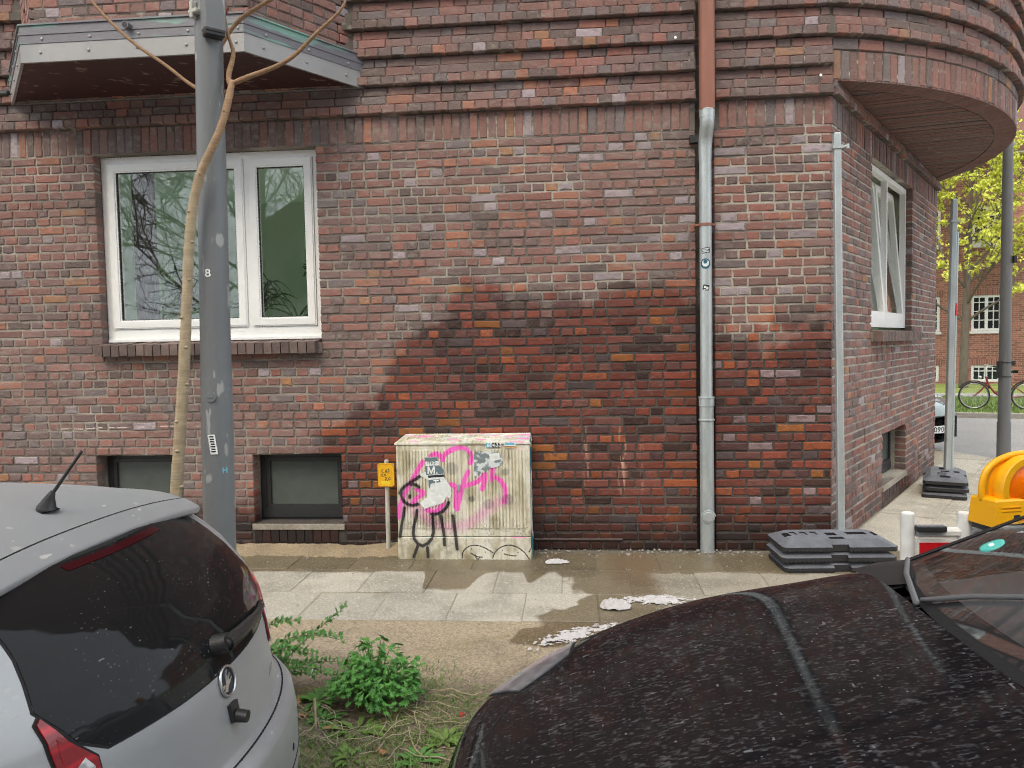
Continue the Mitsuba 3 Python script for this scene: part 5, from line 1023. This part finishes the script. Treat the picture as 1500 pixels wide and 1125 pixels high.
sc = thing('silver_car', 'silver hatchback parked at the left with its dark rear window towards the gap', 'car')
YC = -4.19
LVs = np.array([(-.0, -3.16, .70, .429), (.02, -3.137, .729, .429), (.10, -3.082, .778, .429), (.30, -3.06, .808, .429), (.45, -3.064, .812, .429), (.515, -3.076, .812, .429), (.540, -3.098, .808, .429), (.556, -3.132, .80, .429), (.60, -3.144, .795, .429), (.70, -3.161, .792, .429), (.77, -3.172, .79, .42), (.83, -3.189, .785, .405), (.88, -3.203, .78, .39), (.95, -3.243, .765, .36), (1.05, -3.325, .73, .325), (1.11, -3.392, .70, .30), (1.16, -3.468, .67, .27), (1.195, -3.535, .64, .25)])
def sc_ring(z, m=61, front=-6.62):
    xr, w, L = (np.interp(z, LVs[:, 0], LVs[:, k]) for k in (1, 2, 3)); t = np.linspace(-PI / 2, PI / 2, m)
    a = np.stack([xr - L + L * np.cos(t), YC + w * np.sin(t), 0 * t + z], 1); fx = front + max(0, z - .55) * 1.5
    b = np.stack([fx + .6 - .6 * np.cos(t[::-1]), YC + w * np.sin(t[::-1]), 0 * t + z], 1)
    return np.vstack([a, b])
def sc_loft(zs):
    R = np.array([sc_ring(z) for z in zs]); m, k = R.shape[:2]; v = np.concatenate([R, R[:, :1]], 1).reshape(-1, 3); return trimesh.Trimesh(v, grid_faces(m, k + 1, True), process=False)
obj('body', sc_loft([.548, .556, .57, .60, .65, .70, .74, .77, .80, .83, .86, .88, .91, .95, 1.0, 1.05, 1.1, 1.13, 1.16, 1.178]), 'silver_paint', sc, True)
obj('bumper', sc_loft(list(np.linspace(.0, .45, 20)) + [.48, .50, .515, .528, .536, .540, .546, .552]), 'silver_paint', sc, True)
def sc_s(y, z):     # rear skin: (distance from the centre line, height)
    xr, w, L = (np.interp(z, LVs[:, 0], LVs[:, k]) for k in (1, 2, 3)); u = np.clip(np.abs(y) / w, 0, .999)
    return np.stack([xr - L + L * np.sqrt(1 - u * u), YC + y, z], 1)
gl = Polygon([(-.44, .808), (-.2, .803), (.2, .803), (.44, .808), (.50, .85), (.552, .945), (.53, 1.0), (.505, 1.08), (.485, 1.184), (-.485, 1.184), (-.505, 1.08), (-.53, 1.0), (-.552, .945), (-.50, .85)]).buffer(.012).buffer(-.012)
obj('rear_window', patch(gl, sc_s, .003, .022, (1, 0, 0)), 'car_glass_dark', sc, 50)
obj('window_seal', patch(gl.buffer(.006).difference(gl.buffer(.0005)), sc_s, .0012, .02, (1, 0, 0)), 'gap', sc, 50)
for s in (-1, 1):
    pl = Polygon([(s * .472, .800), (s * .52, .862), (s * .550, .928), (s * .560, .918), (s * .556, .84), (s * .548, .76), (s * .53, .71), (s * .50, .69), (s * .484, .70), (s * .472, .74)]).buffer(.01).buffer(-.01)
    if not pl.is_valid: pl = pl.buffer(0)
    tl = obj('tail_light', patch(pl, sc_s, .009, .02, (1, 0, 0)), 'lamp_red', sc, 50)
    pc = Polygon([(s * .487, .73), (s * .484, .785), (s * .498, .812), (s * .530, .79), (s * .535, .73), (s * .51, .68)]).buffer(.008).buffer(-.008)
    obj('reversing_lens', patch(pc, sc_s, .0105, .015, (1, 0, 0)), 'lamp_clear', tl, 50)
    pi_ = Polygon([(s * .528, .865), (s * .545, .89), (s * .547, .84), (s * .540, .77), (s * .53, .75), (s * .527, .80)]).buffer(.01).buffer(-.01)
    obj('inner_lens', patch(pi_.buffer(-.004), sc_s, .0108, .015, (1, 0, 0)), 'lamp_red', tl, 50)
    obj('lamp_seal', patch(pl.buffer(.006).difference(pl.buffer(.0005)), sc_s, .0025, .02, (1, 0, 0)), 'gap', sc, 50)
# roof with the lip over the window
XT = lambda y: -3.515 - .02 * (1 - (y / .5) ** 2) * 1.0
def roof_z(u, y): return 1.198 + .120 * (1 - np.exp(-u / .15)) + .012 * np.clip(u, 0, 1.2) - .05 * np.abs(y / .5) ** 2.6 * (.35 + .65 * np.clip(u / .3, 0, 1))
uu = np.r_[0, .004, .012, .03, .06, np.linspace(.1, 2.2, 50)]; yy = np.linspace(-.56, .56, 61)
def roof_grid(u0, u1, dz=0, n=40, x0=None):
    u = np.linspace(u0, u1, n); U_, Y_ = np.meshgrid(u, yy, indexing='ij'); return np.stack([XT(np.clip(Y_, -.5, .5)) - U_ - .5 * np.clip(np.abs(Y_) - .53, 0, 1) , YC + Y_, roof_z(U_, Y_) + dz], -1)
G1 = roof_grid(0, .062, 0, 12); G2 = roof_grid(.066, 2.2, 0, 50)
lipb = roof_grid(0, .0, -.022, 2)[:1]; und = np.stack([G1[0, :, 0] - .10, G1[0, :, 1], G1[0, :, 2] - .050], -1)[None]
lip = np.concatenate([und, lipb + [-.004, 0, 0], lipb + [.0, 0, .006], G1[:1] + [0.002, 0, -.006], G1], 0)
obj('spoiler', trimesh.Trimesh(lip.reshape(-1, 3), grid_faces(*lip.shape[:2], True), process=False), 'silver_paint', sc, 40)
sk_edge = np.concatenate([G2[:, :1] + [0, -.03, -.05], G2, G2[:, -1:] + [0, .03, -.05]], 1)
obj('roof', trimesh.Trimesh(sk_edge.reshape(-1, 3), grid_faces(*sk_edge.shape[:2], True), process=False), 'silver_paint', sc, 40)
obj('roof_gap', trimesh.Trimesh(*(lambda a: (a.reshape(-1, 3), grid_faces(*a.shape[:2])))(roof_grid(.055, .075, -.004, 3)), process=False), 'gap', sc)
def side_band(s):
    a = G2[:, -1 if s > 0 else 0] + [0, s * .03, -.05]; b = a.copy(); b[:, 1] = YC + s * .70; b[:, 2] = 1.10; return np.stack([a, b], 1)
for s in (-1, 1): obj('side_window', trimesh.Trimesh(*(lambda a: (a.reshape(-1, 3), np.vstack([grid_faces(*a.shape[:2]), grid_faces(*a.shape[:2], True)])))(side_band(s)), process=False), 'car_glass_dark', sc)
# close the body under the roof lip
c1 = sc_ring(1.178)[:61]; c0 = np.stack([np.interp(c1[:, 1], yy + YC, und[0, :, 0]), c1[:, 1], np.interp(c1[:, 1], yy + YC, und[0, :, 2]) - .0], 1); cc = np.stack([c1, c0], 0)
obj('roof_header', trimesh.Trimesh(cc.reshape(-1, 3), np.vstack([grid_faces(2, 61), grid_faces(2, 61, True)]), process=False), 'car_glass_dark', sc)
AX = -3.71; AZ = roof_z(-3.535 - AX, 0)
an = obj('antenna', tube([(AX, YC, AZ - .004), (AX - .003, YC, AZ + .010), (AX + .012, YC, AZ + .045), (AX + .020, YC, AZ + .058)], [.034, .027, .012, .0075], 16), 'black_plastic', sc, True)
obj('rod', tube([(AX + .018, YC, AZ + .052), (AX + .118, YC, AZ + .180)], [.0055, .0042], 10), 'black_plastic', an, True)
def rear_pt(y, z, off):
    e = 1e-3; S = sc_s(np.array([y]), np.array([z]))[0]; n = np.cross(sc_s(np.array([y + e]), np.array([z]))[0] - S, sc_s(np.array([y]), np.array([z + e]))[0] - S); n /= np.linalg.norm(n); n = n if n[0] > 0 else -n; return S + n * off
wp = obj('wiper', tube([rear_pt(.0, .875, .0), rear_pt(.0, .875, .045)], [.032, .028], 20), 'black_plastic', sc, 40)
obj('arm', tube([rear_pt(-.01, .872, .040), rear_pt(.10, .868, .036), rear_pt(.26, .858, .026), rear_pt(.40, .848, .020)], [.024, .022, .016, .009], 12), 'black_plastic', wp, True)
obj('blade', tube([rear_pt(.14, .854, .012), rear_pt(.30, .848, .012), rear_pt(.46, .846, .010)], [.007, .008, .006], 8), 'black_plastic', wp, True)
bd = obj('badge', cat([tube([rear_pt(.042 * math.cos(t), .766 + .042 * math.sin(t), .006) for t in np.linspace(0, 2 * PI, 33)], .0045, 8, False)]), 'chrome', sc, True)
bF = lambda Q: patch(Polygon(Q).buffer(0), sc_s, .0045, .008, (1, 0, 0))
obj('disc', patch(Point(0, .766).buffer(.039), sc_s, .0025, .008, (1, 0, 0)), 'ink', bd, 40)
obj('winged_arrow', cat([bF([(-.024, .742), (-.012, .758), (-.008, .782), (.004, .796), (.016, .797), (.004, .785), (.006, .776), (.020, .784), (.024, .782), (.010, .770), (.012, .764), (.026, .770), (.027, .767), (.010, .756), (-.002, .748), (-.008, .738)]), bF([(-.034, .752), (-.020, .752), (-.016, .762), (-.030, .762)])]), 'chrome', bd)
obj('tailgate_lock', cat([patch(sbox(-.022, .648, .022, .70), sc_s, .012, .01, (1, 0, 0)), tube([rear_pt(.0, .66, .012), rear_pt(.0, .652, .045)], [.020, .018], 14)]), 'black_plastic', sc, 40)
obj('lettering', cat([patch(sbox(y, .618 + .006 * (k % 2), y + .008, .636), sc_s, .003, .01, (1, 0, 0)) for k, y in enumerate(np.arange(.36, .44, .014))]), 'chrome', sc)
obj('parking_sensor', cat([patch(Point(.30, .40).buffer(.012), sc_s, .002, .006, (1, 0, 0))]), 'gap', sc)
obj('bumper_gap', patch(sbox(-.72, .5465, .72, .5490), sc_s, .0015, .02, (1, 0, 0)), 'gap', sc, 50)
obj('brake_light', patch(sbox(-.22, 1.167, .22, 1.176).buffer(.002), sc_s, .005, .015, (1, 0, 0)), 'lamp_dark', sc, 50)
obj('bumper_groove', patch(sbox(-.62, .340, .62, .346), sc_s, .0015, .02, (1, 0, 0)), 'gap', sc)
obj('underbody', bx(-6.3, -3.35, YC - .7, YC + .7, -.0, .3), 'gap', sc)
for x in (-3.62, -6.05):
    for s in (-1, 1): wheel_parts(x, YC + s * .72, .185, .285, s, sc)
# ------------------------------------------------------------------ a bonneted car, built once for the black one and once for the one round the corner
QX = np.array([-2.55, -2.45, -2.3, -2.05, -1.75, -1.4, -1.0, 2.2]); QZ = np.array([.449, .606, .661, .736, .817, .888, .951, .98])
X0c, LPc, NPc, WC, YB_ = -2.495, 1.03, 2.27, .871, -4.26
from scipy.interpolate import PchipInterpolator
ZT_ = PchipInterpolator(QX, QZ)
def bc_w(x): return WC * np.where(x - X0c < LPc, (1 - np.clip((LPc - (x - X0c)) / LPc, 0, 1) ** NPc) ** (1 / NPc), 1)
def bc_pt(x, th):
    w = bc_w(x); e = 2 / 7.0; c, s = np.cos(th), np.sin(th)
    return np.stack([x, YB_ + w * np.sign(c) * np.abs(c) ** e, .10 + (ZT_(x) - .10) * np.abs(s) ** e], -1)
def bc_top(x, y):       # height of the bonnet at (x, y)
    w = bc_w(x); v = np.clip(np.abs(y - YB_) / np.maximum(w, 1e-3), 0, .9999); e = 2 / 7.0
    return np.stack([x, y, .10 + (ZT_(x) - .10) * (1 - v ** (2 / e)) ** (e / 2)], -1)
def car_parts(front_details):
    """(part, mesh, material key, smoothing, parent part)"""
    o = []
    xs = np.r_[X0c + np.linspace(0, 1, 46) ** 1.8 * (-1.10 - X0c)]; th = np.r_[np.linspace(.001, PI - .001, 141)]
    # denser towards the shoulders
    th = PI / 2 + (th - PI / 2) 
    g = bc_pt(xs[:, None] + 0 * th[None], th[None] + 0 * xs[:, None]); o.append(('body', trimesh.Trimesh(g.reshape(-1, 3), grid_faces(*g.shape[:2], True), process=False), 'paint', True, None))
    xs2 = np.linspace(-1.10, 2.0, 30); tl = np.r_[np.linspace(.001, 1.0, 40)]
    for a in (tl, PI - tl):
        g = bc_pt(xs2[:, None] + 0 * a[None], a[None] + 0 * xs2[:, None]); f = grid_faces(*g.shape[:2]); o.append(('flank', trimesh.Trimesh(g.reshape(-1, 3), np.vstack([f, f[:, ::-1]]), process=False), 'paint', True, None))
    # windscreen, pillars, roof
    def ws(v, t): return np.stack([-1.085 + t * 1.0 + .125 * np.abs(v) ** 2.2, YB_ + v * (.735 - .12 * t), .930 + .50 * t - .03 * (1 - v * v) * 0 - .045 * t * np.abs(v) ** 2.5], -1)
    v_, t_ = np.meshgrid(np.linspace(-.975, .975, 41), np.linspace(.03, .97, 24), indexing='ij'); g = ws(v_, t_); o.append(('windscreen', trimesh.Trimesh(g.reshape(-1, 3), grid_faces(*g.shape[:2]), process=False), 'screen_glass', True, None))
    fr = unary_union([sbox(-1, 0, 1, .085), sbox(-1, .94, 1, 1), sbox(-1, 0, -.94, 1), sbox(.94, 0, 1, 1)])
    fn = lambda a, b: ws(a, b)
    o.append(('screen_border', patch(fr, fn, -.006, .035, (-.4, 0, .9)), 'gap', True, None))
    for s in (-1, 1):
        q = ws(np.full(16, s * 1.02), np.linspace(-.03, 1.0, 16)) + [0.012, s * .004, -.014]; o.append(('pillar', tube(q, .019, 10), 'pillar_black', True, None))
    xr = np.linspace(-.10, 1.9, 24); vr = np.linspace(-1, 1, 31); XX, VV = np.meshgrid(xr, vr, indexing='ij'); g = np.stack([XX + .125 * np.abs(VV) ** 2.2 * (1 - (XX + .1) / 2), YB_ + VV * .60, 1.425 + .05 * np.sin((XX + .1) / 2 * PI * .8) - .045 * np.abs(VV) ** 2.5], -1); f = grid_faces(*g.shape[:2]); o.append(('roof', trimesh.Trimesh(g.reshape(-1, 3), np.vstack([f, f[:, ::-1]]), process=False), 'paint', True, None))
    for s in (-1, 1):
        a = g[:, -1 if s > 0 else 0]; b = np.stack([a[:, 0] - .15, 0 * a[:, 0] + YB_ + s * .80, 0 * a[:, 0] + .86], 1); a2 = ws(np.full(10, s * 1.0), np.linspace(0, 1, 10)); b2 = np.stack([np.linspace(-.955, a[0, 0] - .15, 10), np.full(10, YB_ + s * .80), np.full(10, .86)], 1); a, b = np.vstack([a2, a]), np.vstack([b2, b]); q = np.stack([a, b], 1); f = grid_faces(*q.shape[:2]); o.append(('side_window', trimesh.Trimesh(q.reshape(-1, 3), np.vstack([f, f[:, ::-1]]), process=False), 'car_glass_dark', False, None))
        for k in (16, 30): o.append(('pillar', tube([a[k], b[k]], .04, 8), 'paint', True, None))
    c = np.linspace(-.73, .73, 41); q = np.stack([np.stack([-1.135 + 0 * c + .10 * np.abs(c / .8) ** 2.2, YB_ + c, .925 - .012 + 0 * c], -1), np.stack([-1.02 + 0 * c + .125 * np.abs(c / .8) ** 2.2, YB_ + c, .932 + 0 * c], -1)], 1)
    o.append(('cowl', trimesh.Trimesh(q.reshape(-1, 3), np.vstack([grid_faces(41, 2), grid_faces(41, 2, True)]), process=False), 'black_plastic', True, None))
    s = .80; o.append(('cowl_corner', man(m3.Manifold.hull_points([(-1.10, YB_ + .52, .925), (-1.13, YB_ + .70, .925), (-1.00, YB_ + .79, .925), (-.90, YB_ + .76, .945), (-.96, YB_ + .62, .968), (-1.02, YB_ + .5, .938)])), 'black_plastic', 20, None))
    wsp = lambda v, t, off: ws(np.array([v]), np.array([t]))[0] + np.array([-.42, 0, .88]) * off
    o.append(('wiper', tube([wsp(.893, .043, .03), wsp(.70, .02, .032), wsp(.367, -.012, .03)], [.008, .009, .010], 10), 'wiper_grey', True, None)); o.append(('wiper', tube([wsp(.434, .009, .012), wsp(.29, .11, .012), wsp(.125, .19, .012), wsp(-.1, .27, .012)], [.008, .008, .008, .006], 8), 'wiper_grey', True, None))
    o.append(('dashboard', man(m3.Manifold.hull_points([(x, YB_ + y, z) for x, z, h in ((-.95, .90, .6), (-.25, .86, .72), (-.25, .60, .72), (-.95, .60, .6), (-.5, .945, .66)) for y in (-h, h)])), 'dash_grey', 30, None))
    o.append(('steering_wheel', trimesh.Trimesh(*(lambda m: (m.vertices, m.faces))(tube([(-.12 - .09 * math.sin(t), YB_ - .36 + .18 * math.cos(t), .90 + .16 * math.sin(t)) for t in np.linspace(0, 2 * PI, 33)], .015, 8)), process=False), 'black_plastic', True, None))
    for s in (-1, 1): o.append(('seat', cat([rbox(.35, .55, YB_ + s * .36 - .24, YB_ + s * .36 + .24, .45, 1.05, .06), rbox(.42, .52, YB_ + s * .36 - .13, YB_ + s * .36 + .13, 1.10, 1.28, .04)]), 'dash_grey', 40, None))
    o.append(('floor_pan', bx(-2.2, 2.0, YB_ - .80, YB_ + .80, .06, .4), 'gap', False, None))
    hl = [(-2.185, .02), (-2.150, -.06), (-2.225, -.155), (-2.307, -.255), (-2.345, -.235), (-2.378, -.255)]
    for s in (-1, 1):
        pts = [(-2.150, YB_ + s * .44), (-2.224, YB_ + s * .345), (-2.307, YB_ + s * .262), (-2.345, YB_ + s * .285), (-2.383, YB_ + s * .300), (-2.41, YB_ + s * .33), (-2.33, YB_ + s * .46), (-2.22, YB_ + s * .58), (-2.13, YB_ + s * .60)]
        pl = Polygon(pts).buffer(.008).buffer(-.008); o.append(('headlight', patch(pl, lambda a, b: bc_top(a, b), .006, .02, (-.3, 0, 1)), 'headlamp', 50, None)); o.append(('headlight_seal', patch(pl.buffer(.007).difference(pl.buffer(.0005)), lambda a, b: bc_top(a, b), .002, .02, (-.3, 0, 1)), 'gap', 50, None))
    # bonnet shut line
    for s in (-1, 1):
        ln = LineString([(-1.10, YB_ + s * .76), (-1.6, YB_ + s * .73), (-2.0, YB_ + s * .62), (-2.15, YB_ + s * .47), (-2.30, YB_ + s * .27), (-2.40, YB_ + s * .0)]).buffer(.0028); o.append(('bonnet_gap', patch(ln, lambda a, b: bc_top(a, b), .0016, .02, (-.3, 0, 1)), 'gap', 50, None))
    ln = LineString([(-1.135, YB_ - .78), (-1.10, YB_), (-1.135, YB_ + .55)]).buffer(.004)
    o.append(('badge', cat([bx(-2.505, -2.497, YB_ - .03, YB_ + .03, .46, .52)]), 'chrome', False, None))
    def fr_pt(yv): return X0c + LPc * (1 - (1 - np.clip(np.abs(yv) / WC, 0, 1) ** NPc) ** (1 / NPc))
    c = np.linspace(-.50, .50, 25)
    for z0, z1, nm, mt in ((.30, .43, 'grille', 'gap'), (.08, .17, 'lower_grille', 'gap'), (.425, .44, 'grille_trim', 'chrome'), (.285, .30, 'grille_trim', 'chrome')):
        q = np.stack([np.stack([fr_pt(c) - .012 - (.004 if mt == 'chrome' else 0), YB_ + c, 0 * c + z], -1) for z in (z0, z1)], 1); o.append((nm, trimesh.Trimesh(q.reshape(-1, 3), np.vstack([grid_faces(25, 2), grid_faces(25, 2, True)]), process=False), mt, False, None))
    return o
mat('black_paint', mikit.proc(lambda p, n, uv: MX(C3(.004, .0042, .0055), C3(.135, .138, .15), (.02 + .38 * SS(.52, .84, N_(p.x * 70, p.y * 170, p.z * 70) * .55 + .25 * N_(p.x * 150, p.y * 330, 2.0) + .20 * F_(p.x * 7, p.y * 7, 3.0)) + .8 * SS(.93, .96, N_(p.x * 70, p.y * 90, 5.0))) * SS(.55, .9, n.z))), mikit.proc(lambda p, n, uv: .06 + .30 * SS(.66, .80, N_(p.x * 42, p.y * 118, p.z * 42) * .75 + .25 * F_(p.x * 7, p.y * 7, 3.0))), spec=.32)
mat('pale_paint', (.42, .50, .50), .25, clearcoat=.8); mat('pillar_black', (.012, .012, .013), .35); mat('wiper_grey', (.11, .115, .12), .45); mat('dash_grey', (.045, .046, .048), .7); mat('headlamp', mikit.proc(lambda p, n, uv: C3(.17, .17, .18) * (.5 + .6 * N_(p.x * 40, p.y * 40, p.z * 40))), .06, spec=.8, clearcoat=1.0)
bc = thing('black_car', 'dusty black car at the lower right with its bonnet towards the viewer', 'car')
for nm, m, mt, sm, _ in car_parts(True): obj(nm, m, 'black_paint' if mt == 'paint' else mt, bc, sm)
mat('sticker_green', (.08, .47, .40), .4)
W_ = lambda v, t: np.stack([-1.085 + t * 1.0 + .125 * np.abs(v) ** 2.2, YB_ + v * (.735 - .12 * t), .930 + .50 * t - .045 * t * np.abs(v) ** 2.5], -1)
pl = affinity.scale(Point(0, 0).buffer(.04, 24), 1 / .70, 1 / 1.1); st = obj('badge_sticker', patch(affinity.translate(pl, .745, .275), W_, .003, .01, (-.4, 0, .9)), 'sticker_green', bc, True)
obj('print', patch(affinity.translate(sbox(-.022, -.008, .018, .006), .745, .275), W_, .0042, .01, (-.4, 0, .9)), 'sticker_white', st)
for x in (-1.72, .95):
    for s in (-1, 1): wheel_parts(x, YB_ + s * .78, .205, .305, s, bc)
pc_ = thing('parked_car', 'pale car parked round the far corner of the building with a white number plate', 'car')
fc = CAM + 11.35 * (FW + np.cross(FW, UPV) * ((1363 - 750) / 1085)); ang3 = 108.4
def place3(m):
    v = np.array(m.vertices) - [X0c - .01, YB_, -.10]; c, s = math.cos(math.radians(ang3)), math.sin(math.radians(ang3)); return trimesh.Trimesh(np.stack([fc[0] + c * v[:, 0] - s * v[:, 1], fc[1] + s * v[:, 0] + c * v[:, 1], v[:, 2]], 1), m.faces, process=False)
for nm, m, mt, sm, _ in car_parts(True): obj(nm, place3(m), 'pale_paint' if mt == 'paint' else mt, pc_, sm)
PFm = Frame((X0c - .03, YB_, -.10), (0, -1, 0), (-1, 0, 0))
kp3 = obj('number_plate', place3(PFm.mesh(rbox(-.26, .26, .0, .012, .285, .395, .003))), 'sticker_white', pc_)
t = meshkit.text_mesh('S 2090', .072, .001, True); v = np.array(t.vertices); tm = trimesh.Trimesh(PFm(np.c_[v[:, 0] - .115, v[:, 2] + .0125, v[:, 1] + .305]), np.array(t.faces), process=False); obj('lettering', place3(tm), 'ink', kp3)
for x in (-1.72, .95):
    for s in (-1, 1):
        w = numbered(f'{pc_}__wheel'); scene[w] = mikit.ply(place3(tube([(x, YB_ + s * .78 + o, .205) for o in (-.1, -.08, .08, .1)], [.25, .305, .305, .25], 30)), 'tyre', 40)
